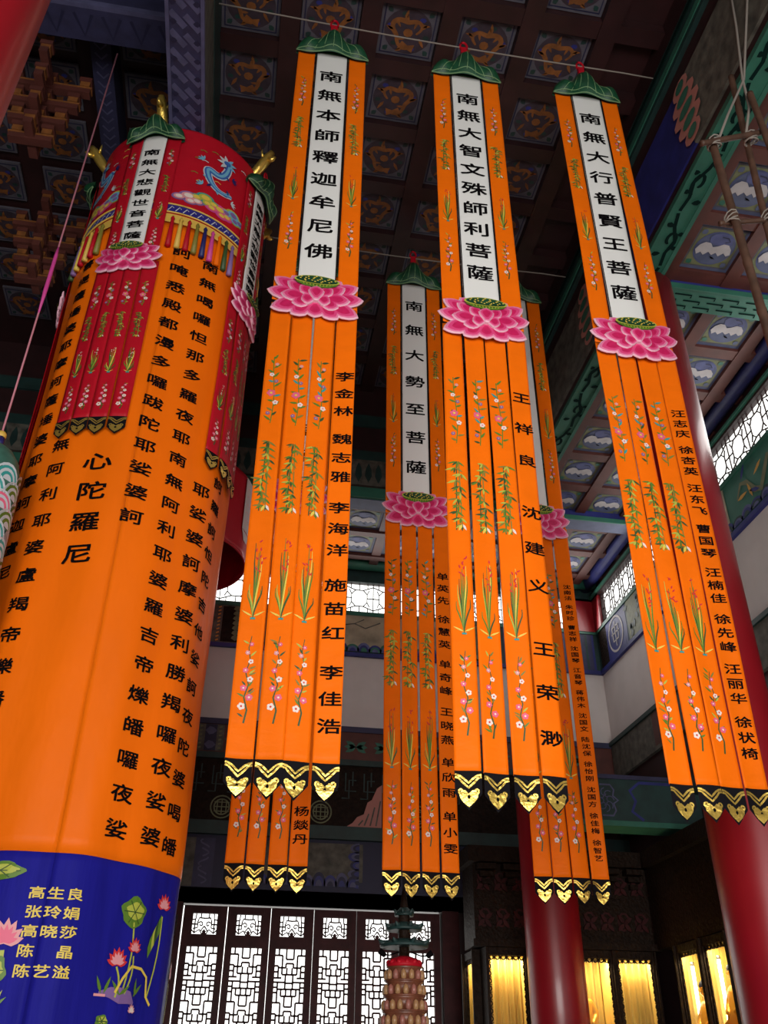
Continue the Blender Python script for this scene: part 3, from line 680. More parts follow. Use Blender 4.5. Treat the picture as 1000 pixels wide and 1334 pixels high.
# ------------------------------------------------------------------ screen doors
DW = .55
def screen_door(idx, x0):
    x1 = x0+DW-.008; y0, y1 = YB+.02, YB+.08; z0, z1 = -H+.02, 1.93
    fr = MB(); st = .085
    fr.box(x0, x0+st, y0, y1, z0, z1, DOORWOOD); fr.box(x1-st, x1, y0, y1, z0, z1, DOORWOOD)
    for a, b in ((z1-.09, z1), (1.46, 1.60), (-.45, -.33), (z0, z0+.12), (-.72, -.6)): fr.box(x0+st-.005, x1-st+.005, y0+.003, y1-.003, a, b, DOORWOOD)
    fr.box(x0+st, x1-st, y0+.015, y1-.015, z0+.1, -.7, DOORWOOD)
    # solid surround of the small carved panel
    for a, b in ((x0+st-.004, x0+st+.035), (x1-st-.035, x1-st+.004)): fr.box(a, b, y0+.01, y1-.01, 1.58, z1-.05, DOORWOOD)
    fr.box(x0+st, x1-st, y0+.01, y1-.01, -.62, -.4, DOORWOOD)
    root = tag(fr.build('door_%d' % idx), kind='structure')
    la = MB(); a0, a1 = x0+st, x1-st; W_ = a1-a0; yc = (y0+y1)/2
    def ln(u0, v0, u1, v1, t=.021): la.bar((u0, yc, v0), (u1, yc, v1), t, .02, DOORWOOD, up=(0, 1, 0))
    # fret lattice: mirrored T and key shapes, repeating downwards
    U = W_/8; top, bot = 1.46, -.33
    HS = [(0, 2, 1.5), (3, 4, 2.4), (1, 3, 4.4), (0, 1, 4.0), (3, 4, 3.4), (0, 1, 5.4), (0, 2, 6.8), (2, 4, 6.0), (3, 4, 8.0), (0, 3, 7.8), (0, 1, 9.0), (1, 4, 9.4), (0, 1, 10.2), (2, 4, 11)]
    VS = [(1, 0, 1.5), (3, 0, 2.4), (2, 1.5, 4.4), (3, 3.4, 4.4), (1, 4.0, 6.8), (3, 6.0, 8.0), (2, 4.4, 6.0), (1, 7.8, 9.0), (3, 7.8, 9.4), (2, 9.4, 11), (1, 9.0, 11), (3.3, 4.4, 6.0), (3.3, 9.4, 11)]
    per = 11; sv = U*1.02; v0 = 0
    while top - v0*sv > bot+.02:
        for (p, q, v) in HS:
            z = top-(v+v0)*sv
            if z < bot: continue
            ln(a0+p*U, z, a0+q*U, z); ln(a1-q*U, z, a1-p*U, z)
        for (p, va, vb) in VS:
            za, zb = top-(va+v0)*sv, max(bot, top-(vb+v0)*sv)
            if za < bot: continue
            ln(a0+p*U, za, a0+p*U, zb); ln(a1-p*U, za, a1-p*U, zb)
        v0 += per
    tag(la.build('lattice', root), kind='structure')
    cp = MB(); xc = (x0+x1)/2; zc = 1.715
    bp = lambda u, v, off: (xc+u, yc-.008-off, zc+v)
    hw, hh = (W_-.1)/2, .125
    for s in (-1, 1):                                       # openwork scrolls
        sp = [(s*(.045+.032*math.cos(t)*(1-i/13)), .0+.035*math.sin(t)*(1-i/13)) for i, t in enumerate([.4+.6*j for j in range(11)])]
        strip(cp, sp, .014, bp, DOORWOOD, 0)
        for pts in ([(0, .07), (s*.07, .075), (s*.085, .03), (s*.085, -.04), (s*.14, -.05)], [(s*.11, .12), (s*.115, .06), (s*.16, .05)], [(s*.02, -.12), (s*.06, -.06), (s*.12, -.1), (s*.16, -.06)], [(s*.085, .0), (s*.16, .0)], [(s*.05, .12), (s*.05, .075)], [(0, -.02), (s*.04, -.07), (0, -.09)], [(s*.12, .06), (s*.12, -.1)]):
            strip(cp, pts, .016, bp, DOORWOOD, 0)
    cp.poly([bp(a, b, .001) for a, b in ((-.03, -.125), (.03, -.125), (.012, -.06), (-.012, -.06))], DOORWOOD)
    o = tag(cp.build('carved_panel', root, solid=.02), kind='structure')
for k in range(6): screen_door(k+1, -.50+DW*k)
m = MB(); m.box(-.52, 2.84, YB-.08, YB+.02, -H, -H+.12, DOORWOOD); m.box(2.80, 3.02, YB-.1, YB+.1, -H, 1.97, DOORWOOD); m.box(-.66, -.515, YB-.1, YB+.1, -H, 1.97, DOORWOOD); struct('trim_15', m)

# ------------------------------------------------------------------ red columns
def column(key, label, ztop, band=False):
    x, y = COLS[key]; m = MB()
    root = empty('red_column', (x, y, -H), label, 'column', 'round red lacquered columns')
    m.lathe((x, y, 0), [(CR, -H+.22), (CR, 1), (CR, 4), (CR, ztop)], COLUMN_RED, 48); m.build('shaft', root)
    b = MB(); b.lathe((x, y, 0), [(CR+.14, -H), (CR+.15, -H+.05), (CR+.13, -H+.1), (CR+.09, -H+.16), (CR+.02, -H+.22)], FLOORSTONE, 40); b.build('plinth', root)
    if band:
        g = MB(); f0 = R(PHI_E)
        g.grid(8, 8, lambda i, j: (x+(CR+.006)*math.sin(f0+(i-.5)*.45*math.sqrt(max(0, 1-(2*j-1)**2))), y-(CR+.006)*math.cos(f0+(i-.5)*.45*math.sqrt(max(0, 1-(2*j-1)**2))), ZE+(j-.5)*.32), GOLDPAINT); tag(g.build('painted_emblem', root), 'gold painted emblem')
column('right_front', 'round red column behind the orange banner beside the side windows', ZS-.02)
column('right_rear', 'round red column rising between the lit yellow curtain niches', ZS-.03)
column('left_near', 'big glossy red column cut off by the top corner of the picture', VZ-.02, True)
column('left_mid', 'red column wrapped inside the big round orange drum banner', VZ-.02)
column('left_rear', 'red column by the screen doors behind the big drum banner', ZS-.04)
m = MB(); m.lathe((-.93, 12.18, 0), [(.30, -H), (.30, 1.95)], COLUMN_RED, 36)
tag(m.build('red_column', base=(-.93, 12.18, -H)), 'red wall column standing beside the first screen door, edging the blue cloth', 'column', 'round red lacquered columns')

# ------------------------------------------------------------------ long orange silk banners
BANNER_GROUP = 'long orange silk name banners'
def stitch(kind, mp, u, v, w_, h_, rnd, parent, pal='orange'):
    m = MB(); motif(m, kind, mp, u, v, w_, h_, rnd, pal); return m.build('embroidered_'+kind.replace('plum', 'plum_branch').replace('peony', 'peony_spray').replace('bamboo', 'bamboo_sprig'), parent)
def long_banner(x, y, label, white, names, name_size, seed, drift, name_span=(4.08, 1.62)):
    rnd = random.Random(seed)
    root = empty('silk_banner', (x, y, 1.2), label, 'banner', BANNER_GROUP)
    def cloth(xc, ph, amp, dr=0.0, tilt=0.0):
        def mp(u, v, off):
            t = max(0, 4.8-v)/3.4
            wv = amp*(math.sin(v*1.15+ph) + .45*math.sin(v*2.9+ph*2+u*9) + .9*math.sin(u*20+ph+v*.35))
            return (x + xc + u + dr*t, y - off + wv*min(1, max(.15, (8.0-v)/1.5)) + tilt*u, v)
        return mp
    flat = lambda u, v, off: (x+u, y-off, v)
    # hanging loop, crowning lotus leaf
    m = MB(); lp = []
    for i in range(13): a = -math.pi/2 + 2*math.pi*i/12; lp.append((x+.035*math.cos(a), y, 8.43+.07*math.sin(a)))
    m.tube(lp, .012, RED_SILK, 6); m.box(x-.03, x+.03, y-.015, y+.015, 8.26, 8.40, RED_SILK); m.build('hanging_loop', root)
    m = MB(); leaf_cap(m, lambda u, v, off: (x+u, y-off, v), .66, 7.90, .40); m.build('lotus_leaf_cap', root)
    m = MB(); m.box(x-.315, x+.315, y+.010, y+.024, 7.90, 7.945, BAMBOO); m.build('top_rod', root)
    # upper half: white scripture strip between two narrow embroidered strips
    mpw = cloth(0, rnd.random()*6, .0035)
    m = MB(); m.grid(10, 60, lambda i, j: mpw((i-.5)*.285, 4.75+j*3.17, 0), WHITE_SILK); ws = m.build('scripture_strip', root, solid=.004)
    m = MB()
    for s in (-1, 1): m.grid(1, 40, lambda i, j: mpw(s*.139+(i-.5)*.008, 4.75+j*3.17, .0035), BLACK_SILK)
    m.build('border', ws)
    if white:
        m = MB(); column_of_text(m, white, mpw, 0, 7.57, 5.29, .222, .165, INK, gap=1.0); m.build('lettering', ws)
    for s in (-1, 1):
        mps = cloth(s*.232, rnd.random()*6, .006)
        m = MB(); m.grid(8, 60, lambda i, j: mps((i-.5)*.150, 4.72+j*3.2, 0), ORANGE); st = m.build('side_strip', root, solid=.004)
        for kind, v in (('plum', 7.30), ('bamboo', 6.72), ('orchid', 6.05), ('plum', 5.48)): stitch(kind, mps, 0, v, .085, .42, rnd, st)
    # lotus
    lm = lambda u, v, off: (x+u, y-.016-off-.03*math.cos(u*4.2), v)
    m = MB(); lotus(m, lm, 0, 4.76, .70); lo = m.build('lotus', root)
    m = MB(); seed_pod(m, lambda u, v, off: lm(u, v, off+.012), 0, 4.76, .70); tag(m.build('seed_pod', lo), 'dark green lotus seed pod with yellow seeds')
    # four ribbons below
    xc = [-.2365, -.079, .079, .2365]
    for k in range(4):
        mpr = cloth(xc[k], rnd.random()*6, .010, drift[k], rnd.uniform(-.05, .05)); W_ = .143
        m = MB(); m.grid(8, 70, lambda i, j: mpr((i-.5)*W_, 1.415+j*3.30, 0), ORANGE); rb = m.build('ribbon', root, solid=.004)
        if k < 3:
            for kind, v, h_ in (('peony', 3.90, .58), ('bamboo', 3.20, .54), ('orchid', 2.48, .56), ('plum', 1.86, .50)): stitch(kind, mpr, rnd.uniform(-.006, .006), v, .105, h_, rnd, rb)
        else:
            m = MB()
            z_, n_ = name_span[0], sum(.55 if c == ' ' else 1 for c in names)-1; stp = (name_span[0]-name_span[1])/n_
            for word in names.split(' '):
                m = MB()
                for c in word: write(m, c, mpr, .004, z_, name_size*1.16, name_size*.76, INK); z_ -= stp
                z_ -= stp*.55; m.build('lettering', rb)
        m = MB(); n = 8; vs = []; fs = []
        for i in range(n+1):
            u = (i/n-.5)*W_; a = abs(u)/(W_/2)
            vs.append(mpr(u, 1.42, .003)); vs.append(mpr(u, 1.215+.085*a**1.0, .003))
        m.add(vs, [(2*i, 2*i+1, 2*i+3, 2*i+2) for i in range(n)], BLACK_SILK)
        hem_gold(m, lambda u, v, off: mpr(u, v, off+.003), 0, W_, 1.41, .98)
        m.build('hem', rb)
    return root
long_banner(.222, 4.6, 'orange banner hanging beside the big drum, white strip of nine black characters', '南無本師釋迦牟尼佛', '李金林 魏志雅 李海洋 施苗红 李佳浩', .115, 1, (.014, .010, -.010, -.010))
long_banner(1.470, 4.6, 'orange banner with ten characters on its white strip, middle of the three tallest', '南無大智文殊師利菩薩', '王祥良 沈建义 王荣渺', .125, 2, (-.030, -.026, -.018, -.020), (4.07, 1.63))
long_banner(2.640, 4.6, 'orange banner hanging before the red column next to the crane-coffered ceiling', '南無大行普賢王菩薩', '汪志庆 徐杏英 汪东飞 曹国琴 汪楠佳 徐先峰 汪丽华 徐状椅', .092, 3, (.010, .006, -.006, -.016), (4.10, 1.62))
long_banner(1.482, 7.2, 'shaded orange banner with seven characters, hanging between the first and second tall banners', '南無大勢至菩薩', '单英先 徐慧英 单奇峰 王晓燕 单欣雨 单小雯', .105, 4, (0, 0, 0, 0), (4.05, 1.60))
long_banner(2.700, 7.2, 'shaded orange banner mostly hidden, with tiny name characters above the red column', '', '沈南法 朱时珍 曹志祥 沈国琴 江音琴 蒋伟木 沈国文 陆沈保 徐怡刚 沈国方 徐佳梅 徐智艺', .064, 5, (0, 0, 0, .01), (4.06, 1.58))
long_banner(.285, 7.2, 'shaded orange banner almost wholly behind another, its four gold hems above the screen doors', '南無    菩薩', '杨燚丹', .105, 6, (-.01, -.01, 0, .0), (1.83, 1.62))

# wires carrying the banners
def wire(name, pts, r, mt, label, cat='wire'):
    m = MB(); m.tube(pts, r, mt, 6); return tag(m.build(name, base=pts[0]), label, cat)
wire('steel_wire', [(-.88, 4.6, 8.46)] + [(-.88+4.33*t, 4.6, 8.46-.05*math.sin(math.pi*t)) for t in [i/12 for i in range(1, 12)]] + [(3.42, 4.6, 8.44)], .008, ROPE, 'thin pale wire carrying the three tallest banners under the ceiling')
wire('steel_wire', [(-.88, 7.2, 8.44)] + [(-.88+4.33*t, 7.2, 8.44-.06*math.sin(math.pi*t)) for t in [i/12 for i in range(1, 12)]] + [(3.42, 7.2, 8.42)], .008, ROPE, 'thin pale wire carrying the shaded banner with seven characters')

# ------------------------------------------------------------------ big round drum banner
DX, DY = COLS['left_mid']; DR = .767; AL = math.atan2(-DX, DY)
def rad(phi, z, off, wr=1.0):
    a = AL+phi
    wv = 0
    if z < 6.0: wv = wr*(.012*math.sin(phi*7+z*.5)*min(1, (6-z)/2) + .008*math.sin(phi*13-z*.9) + .006*math.sin(phi*4+z*2.3))
    r_ = DR + off + wv
    return (DX + r_*math.sin(a), DY - r_*math.cos(a), z)
dmap = lambda u, v, off: rad(u/DR, v, off)
drum = empty('drum_banner', (DX, DY, -1.0), 'huge round orange drum banner covered in columns of black characters, with a blue foot', 'drum banner')
TOPZ, SEAM, BOT = 7.24, 1.05, -.6
def ring(mb, z0, z1, off, mt, nu=144, nv=20):
    mb.grid(nu, nv, lambda i, j: rad(i*2*math.pi, z0+(z1-z0)*j, off), mt)
m = MB(); ring(m, SEAM-.02, 6.02, 0, DRUM_ORANGE, 160, 60); body = m.build('orange_body', drum, solid=.004)
m = MB(); ring(m, BOT, SEAM+.01, -.004, BLUE_SILK, 160, 24); foot = tag(m.build('blue_foot', drum, solid=.004), 'royal blue foot cloth with lotus embroidery')
m = MB(); ring(m, 6.0, TOPZ, .012, RED_SILK, 144, 12); m.lathe((DX, DY, 0), [(DR+.012, TOPZ), (DR+.012, TOPZ+.02), (CR+.02, TOPZ+.05)], RED_SILK, 96, caps=False); val = tag(m.build('red_valance', drum), 'crimson valance embroidered with blue dragons')
# lettering on the orange body
def dcol(text, phi, z0, z1, w_, h_):
    m = MB(); column_of_text(m, text, dmap, R(phi)*DR, z0, z1, w_*1.05, h_*.88, INK, off=.007); m.build('lettering', body)
dcol('訶唵悉殿都漫多囉跋陀耶娑婆訶', 4, 5.68, 3.14, .150, .125)
dcol('南無喝囉怛那多羅夜耶南無阿利耶婆羅吉帝爍皤囉夜娑', 22.5, 5.66, 1.19, .145, .12)
dcol('耶娑婆訶摩婆利勝羯囉夜娑婆', 40, 3.57, 1.19, .145, .12)
dcol('訶羅訶怛陀吉他娑訶夜陀婆喝皤', 52.5, 3.71, 1.17, .135, .115)
dcol('無阿利耶婆盧羯帝爍皤囉耶', -40, 3.72, 1.45, .14, .12)
dcol('菩提薩埵婆耶摩訶薩埵婆耶摩訶迦盧尼', -56.3, 5.62, 2.76, .14, .115)
dcol('心陀羅尼', -17.5, 3.55, 2.83, .20, .17)
# names and lotus pond on the blue foot
YEL = T['yellow']
for i, row in enumerate(('高生良', '张玲娟', '高晓莎', '陈 晶', '陈艺溢')):
    z = .83-.09*i; m = MB()
    for k, ch in enumerate(row): write(m, ch, dmap, R(3)*DR + (k-1)*.092, z, .085, .062, YEL, .007)
    m.build('lettering', foot)
rnd = random.Random(9)
def piece(name):
    global m
    if m.f: m.build(piece.was, foot)
    piece.was = name; m = MB()
piece.was = 'x'; m = MB()
def pad(phi, z, w_, h_, sd=0):
    piece('embroidered_lotus_pad')
    u = R(phi)*DR
    P = [(u+w_*math.cos(t)*(1+.12*math.sin(5*t+sd)), z+h_*math.sin(t)*(1+.1*math.cos(4*t+sd))) for t in [i*math.pi/12 for i in range(24)]]
    m.poly([dmap(a, b, .006) for a, b in P], T['leaf'])
    m.poly([dmap(u+(a-u)*.7+.006, z+(b-z)*.55+.006, .008) for a, b in P], T['lime'])
    for k in range(6): a = k*1.05; strip(m, [(u, z), (u+w_*.85*math.cos(a), z+h_*.85*math.sin(a))], .005, dmap, T['dark'], .010)
def pond_lotus(phi, z, s, c1, c2):
    piece('embroidered_lotus_flower')
    u = R(phi)*DR
    for a, l in ((.3, .9), (2.84, .9), (.75, 1.0), (2.4, 1.0), (1.2, 1.1), (1.95, 1.1), (1.57, 1.15)):
        leaf(m, u, z-s*.3, a, s*l, s*.42, dmap, c1, .006+.001*l); leaf(m, u, z-s*.25, a, s*l*.7, s*.25, dmap, c2, .0085)
def stem(phi0, z0, phi1, z1, wd=.011, mt=None, bend=.02):
    piece('embroidered_stem')
    u0, u1 = R(phi0)*DR, R(phi1)*DR
    strip(m, [(u0+(u1-u0)*t + bend*math.sin(math.pi*t), z0+(z1-z0)*t) for t in [i/6 for i in range(7)]], wd, dmap, mt or T['lime'], .005)
stem(38, .74, 37, .42); stem(32.4, .52, 33.5, .38); stem(40.4, .58, 38, .40); stem(55, .80, 52, .40, .010)
pad(37.5, .79, .085, .075); pond_lotus(32.4, .55, .075, T['red'], T['rose']); pond_lotus(40.4, .62, .06, T['red'], T['rose']); pond_lotus(55, .86, .07, T['red'], T['rose'])
piece('embroidered_leaf')
for k in range(4): leaf(m, R(49+1.2*k)*DR, .58+.03*k, 1.4, .14, .035, dmap, T[('leaf', 'lime', 'dark', 'leaf')[k]], .007)
piece('embroidered_rock')
strip(m, [(R(26)*DR, .395), (R(31)*DR, .40), (R(36)*DR, .39), (R(41)*DR, .385), (R(44)*DR, .36)], [.012, .05, .075, .06, .01], dmap, T['purple'], .006)
piece('embroidered_root')
strip(m, [(R(33)*DR, .40), (R(36)*DR, .47), (R(40)*DR, .53), (R(46)*DR, .525), (R(50)*DR, .49), (R(51)*DR, .40), (R(54)*DR, .36)], .014, dmap, T['yellow'], .009)
piece('embroidered_grass')
for p_, a in ((27, 2.0), (28, 1.2), (35, .6), (35.5, 2.3), (43, .8), (44, 1.6)): leaf(m, R(p_)*DR, .39, a, .09, .018, dmap, T['leaf'], .008)
pad(29, .27, .035, .03, 2); pond_lotus(43.5, .33, .035, T['rose'], T['white'])
piece('embroidered_shore')
strip(m, [(R(24)*DR, .385), (R(29)*DR, .385)], .012, dmap, T['rose'], .007)
pad(-19, .93, .12, .045, 1); pond_lotus(-12, .62, .105, T['rose'], T['pink']); stem(-12, .56, -15, .30, .02, T['lime']); pad(-14.5, .47, .07, .07, 3); stem(-14.5, .44, -16, .28, .014)
piece('embroidered_grass')
for k, a in enumerate((.7, 1.1, 1.7, 2.2, 2.6)): leaf(m, R(-14+k)*DR, .28, a, .12, .022, dmap, T['lime' if k % 2 else 'leaf'], .008)
piece('embroidered_shore')
strip(m, [(R(-22)*DR, .265), (R(-9)*DR, .27)], .018, dmap, T['rose'], .007)
for ph in (78, -50, -75, 120, 160, -110): 
    pad(ph, .8, .09, .06, ph); pond_lotus(ph+7, .55, .08, T['rose'], T['pink']); stem(ph, .75, ph+2, .3); stem(ph+7, .5, ph+3, .3)
piece('x')
# embroidery of the valance: dragons, clouds, a wave border
m = MB()
def cloud(u, v, s, cols):
    for (a, b, r_) in ((-.5, 0, .42), (0, .22, .55), (.5, 0, .42), (.15, -.15, .4)):
        for j, q in enumerate((1, .72, .45)):
            m.poly([dmap(u+(a+r_*q*math.cos(t))*s, v+(b+r_*q*.7*math.sin(t))*s, .016+.002*j) for t in [i*math.pi/8 for i in range(16)]], T[cols[j % len(cols)]])
for dphi in (17, -64, 100, 180):
    u0 = R(dphi)*DR; fl = 1 if dphi != -64 else -1
    m = MB(); N = 40
    P = [(u0+fl*(.02+(.06+.09*t)*math.sin(6.6*t+.9)), 6.97-.40*t+.05*math.sin(13*t+.5)) for t in [i/N for i in range(N+1)]]
    wd = [.022+.042*math.sin(math.pi*min(1, .15+i/N*.85)) for i in range(N+1)]
    strip(m, P, [q_+.022 for q_ in wd], dmap, T['silver'], .018); strip(m, P, wd, dmap, T['blue'], .021); strip(m, P, [q_*.45 for q_ in wd], dmap, T['sky'], .023)
    for i in range(2, N, 2):
        a, b = P[i]; leaf(m, a, b, .55*i, .07, .025, dmap, T['navy' if i % 4 else 'sky'], .020)
    hx, hy = P[0]
    for a in (-.4, .3, 1.0, 1.9, 2.6, 3.3, 4.1): leaf(m, hx, hy, a, .10, .035, dmap, T['silver' if a > 1 else 'sky'], .024)
    m.poly([dmap(hx+.035*math.cos(t), hy+.03*math.sin(t), .027) for t in [i*math.pi/4 for i in range(8)]], T['blue'])
    for (a, b, mt) in ((-.14, -.05, 'sky'), (.16, -.42, 'silver'), (-.12, -.38, 'sky'), (.14, -.12, 'navy')):
        for q in (-.6, 0, .6, 1.2): leaf(m, u0+a, 6.95+b, q+(0 if a > 0 else 2.2), .06, .018, dmap, T[mt], .022)
    m.build('embroidered_dragon', val); m = MB()
    for k in range(9):
        a = u0+rnd.uniform(-.25, .25); b = rnd.uniform(6.45, 7.1)
        strip(m, [(a, b), (a+.03, b+.012), (a+.06, b)], .010, dmap, T[rnd.choice(['gold', 'silver', 'olive'])], .016)
    for k, c in enumerate((('purple', 'rose', 'white'), ('teal', 'lime', 'yellow'), ('magenta', 'pink', 'yellow'), ('lime', 'sky', 'purple'))): cloud(u0-.21+.14*k, 6.34+.05*(k % 2), .15, c)
    m.build('embroidered_clouds', val)
m = MB(); ring(m, 6.12, 6.21, .020, mat('blue_band', (.02, .018, .20), .5), 144, 2)
for k in range(80):
    u = 2*math.pi*DR*k/80
    strip(m, [(u, 6.13), (u+.03, 6.185), (u+.045, 6.165)], .008, dmap, T['silver'], .026)
for z in (6.215, 6.115): m.tube([rad(2*math.pi*i/96, z, .024) for i in range(97)], .008, T['gold'], 5)
m.build('wave_band', val)
m = MB(); ring(m, 6.0, 6.10, .016, T['gold'], 144, 1); m.build('fringe_band', val)
NT = 72; tcol = [T['gold'], RED_SILK, T['olive'], T['navy'], T['magenta'], ORANGE, T['dark'], T['purple'], T['yellow'], RED_SILK]
tc2 = ['orange', 'crimson', 'olive', 'navy blue', 'magenta', 'orange', 'dark green', 'violet', 'yellow', 'crimson']
for k in range(NT):
    ph = 2*math.pi*k/NT; m = MB(); mt = tcol[k % 10]
    if any(abs((math.degrees(ph)-c+180) % 360-180) < 21 for c in (-26, 56, -104)): continue
    p = lambda z, o=.03: rad(ph, z, o, 0)
    m.tube([p(6.06), p(6.03), p(6.01), p(5.99), p(5.70)], [.006, .018, .011, .016, .025], mt, 7)
    tag(m.build('tassel', val), tc2[k % 10] + ' tassel')
# gilded dragon heads round the rim
for ph in (-24, -84, 48, 108, 168, 228):
    c = R(ph); m = MB()
    q = lambda r_, z: (DX+(DR+r_)*math.sin(AL+c), DY-(DR+r_)*math.cos(AL+c), z)
    tx = Vector((math.cos(AL+c), math.sin(AL+c), 0))
    m.tube([q(-.12, 7.20), q(.0, 7.27), q(.07, 7.36), q(.13, 7.44), q(.17, 7.50)], [.035, .045, .05, .045, .028], GOLD, 10)
    for s in (-1, 1):
        e = Vector(q(.09, 7.43)) + tx*.035*s; m.tube([e, e+Vector((0, 0, .05))+tx*.02*s, e+Vector((0, 0, .10))+tx*.015*s], [.014, .010, .003], GOLD, 6)
    m.tube([q(.13, 7.40), q(.19, 7.39), q(.21, 7.41)], [.03, .022, .012], GOLD, 8)
    m.ball(q(.13, 7.49), .018, GOLD, 8)
    m.build('gilt_dragon_head', drum)

# small red banners hanging against the drum
def red_banner(phi0, label, text, zt, seed):
    rnd = random.Random(seed); c0 = R(phi0)
    def mk(xc, off0, sway=0):
        def mp(u, v, off): return rad(c0 + (xc+u+sway*(6-v))/DR, v, off0+off, .6)
        return mp
    b = rad(c0, 3.7, .04)
    root = empty('red_silk_banner', b, label, 'banner', 'small red banners on the drum')
    m = MB(); leaf_cap(m, mk(0, .045), .50, zt-.20, .30, 24, 8); m.build('lotus_leaf_cap', root)
    m = MB(); lp = [rad(c0+.03*math.cos(a)/DR, zt+.13+.05*math.sin(a), .06) for a in [2*math.pi*i/10 for i in range(11)]]; m.tube(lp, .009, RED_SILK, 6); m.build('hanging_loop', root)
    zs = zt-.16
    mw = mk(0, .040); m = MB(); m.grid(8, 24, lambda i, j: mw((i-.5)*.205, 5.5+j*(zs-5.5), 0), WHITE_SILK); ws = m.build('scripture_strip', root, solid=.003)
    m = MB(); column_of_text(m, text, mw, 0, 6.86, 5.78, .15, .085, INK); m.build('lettering', ws)
    for s in (-1, 1):
        ms = mk(s*.165, .034); m = MB(); m.grid(5, 24, lambda i, j: ms((i-.5)*.115, 5.45+j*(zs-5.45), 0), RED_SILK); st = m.build('side_strip', root, solid=.003)
        for kind, v in (('peony', 6.80), ('bamboo', 6.45), ('orchid', 6.10), ('plum', 5.78)): stitch(kind, ms, 0, v, .075, .22, rnd, st, 'red')
    lm = mk(0, .055); m = MB(); lotus(m, lm, 0, 5.52, .53); lo = m.build('lotus', root)
    m = MB(); seed_pod(m, lambda u, v, off: lm(u, v, off+.010), 0, 5.52, .53); tag(m.build('seed_pod', lo), 'dark green lotus seed pod with yellow seeds')
    for k in range(4):
        mr = mk(-.186+.124*k, .030 + rnd.uniform(0, .012), (-.004, .0, 0, .004)[k]); W_ = .120
        m = MB(); m.grid(5, 30, lambda i, j: mr((i-.5)*W_, 3.90+j*1.6, 0), RED_SILK); rb = m.build('ribbon', root, solid=.003)
        for kind, v, h_ in (('peony', 5.13, .26), ('bamboo', 4.80, .26), ('orchid', 4.44, .26), ('plum', 4.10, .24)): stitch(kind, mr, 0, v, .085, h_, rnd, rb, 'red')
        m = MB(); n = 6; vs = []
        for i in range(n+1):
            u = (i/n-.5)*W_; a = abs(u)/(W_/2); vs += [mr(u, 3.91, .003), mr(u, 3.755+.06*a, .003)]
        m.add(vs, [(2*i, 2*i+1, 2*i+3, 2*i+2) for i in range(n)], BLACK_SILK); hem_gold(m, lambda u, v, off: mr(u, v, off+.003), 0, W_, 3.905, .74); m.build('hem', rb)
red_banner(-26, 'small red banner with a pink lotus, facing forward on the orange drum', '南無大悲觀世音菩薩', 7.26, 21)
red_banner(56, 'small red banner seen edgewise at the drum rim nearest the long orange banners', '南無大慈大悲觀世音菩薩', 7.20, 22)
red_banner(-104, 'small red banner barely showing round the far edge of the drum', '南無大悲觀世音菩薩', 7.22, 23)

# red drum banner farther back round the rear column
QX, QY = COLS['left_rear']; QR = .87
m = MB(); QA = math.atan2(-QX, QY)
qm = lambda u, v, off: (QX+(QR+off)*math.sin(QA+u/QR), QY-(QR+off)*math.cos(QA+u/QR), v)
root = empty('drum_banner', (QX, QY, 5.58), 'shaded plain red drum banner with one pale written strip, behind the big orange drum', 'drum banner')
m.grid(110, 16, lambda i, j: (lambda r_: (QX+r_*math.sin(i*2*math.pi), QY-r_*math.cos(i*2*math.pi), 5.66+j*1.15))(QR+.012*math.sin(i*2*math.pi*12)*(1-j*.8)), RED_SILK); cl = m.build('red_cloth', root, solid=.004)
m = MB(); m.grid(6, 14, lambda i, j: qm(R(66)*QR+(i-.5)*.26, 6.0+j*.78, .02), PALE_SILK); m.poly([qm(R(66)*QR-.13, 6.0, .02), qm(R(66)*QR-.06, 5.86, .02), qm(R(66)*QR+.06, 5.86, .02), qm(R(66)*QR+.13, 6.0, .02)], PALE_SILK)
for k in range(5):
    for a in (-.05, .0, .05): strip(m, [(R(66)*QR+a-.02, 6.15+.12*k), (R(66)*QR+a+.02, 6.17+.12*k)], .012, qm, T['rose'], .024)
tag(m.build('written_strip', root), 'pale pink written strip')
m = MB(); m.tube([(QX+QR*math.sin(i*math.pi/48), QY-QR*math.cos(i*math.pi/48), 5.655) for i in range(97)], .014, RED_SILK, 6); m.build('hem_cord', root)

# ------------------------------------------------------------------ embroidered hanging lantern on a cord, at the left edge
LX, LY = -1.745, 5.0
root = empty('embroidered_lantern', (LX, LY, 2.2), 'embroidered cloth lantern with green and blue cloud waves, hanging left of the drum', 'lantern')
m = MB(); lr = .19
m.lathe((LX, LY, 0), [(.02, 3.50), (.05, 3.49), (.11, 3.44), (.16, 3.36), (lr, 3.24), (lr+.005, 2.95), (lr, 2.6), (lr-.01, 2.3), (lr-.03, 2.22)], mat('lantern_green', (.05, .16, .12), .55, noise=.3, nscale=12), 40); bdy = m.build('cloth_body', root)
lmap = lambda u, v, off: (LX+(lr+off)*math.sin(u/lr), LY-(lr+off)*math.cos(u/lr), v)
m = MB(); cols = ['red', 'white', 'blue', 'sky', 'navy', 'teal', 'silver', 'pink']
for r_ in range(10):
    for k in range(7):
        u = (k+.5*(r_ % 2))*2*math.pi*lr/7; v = 3.22-.10*r_
        for j, q_ in enumerate((1, .84, .68, .5, .32)):
            m.poly([lmap(u+.095*q_*math.cos(t), v+.125*q_*math.sin(t)-.06, .004+.0035*r_+.0006*j) for t in [i*math.pi/9 for i in range(10)]], T['silver'] if j % 2 == 0 else (T[cols[(k*3+r_*2) % 8]] if (k+r_) % 3 == 0 else T['teal' if (k+r_) % 2 else 'leaf']))
m.build('wave_embroidery', bdy)
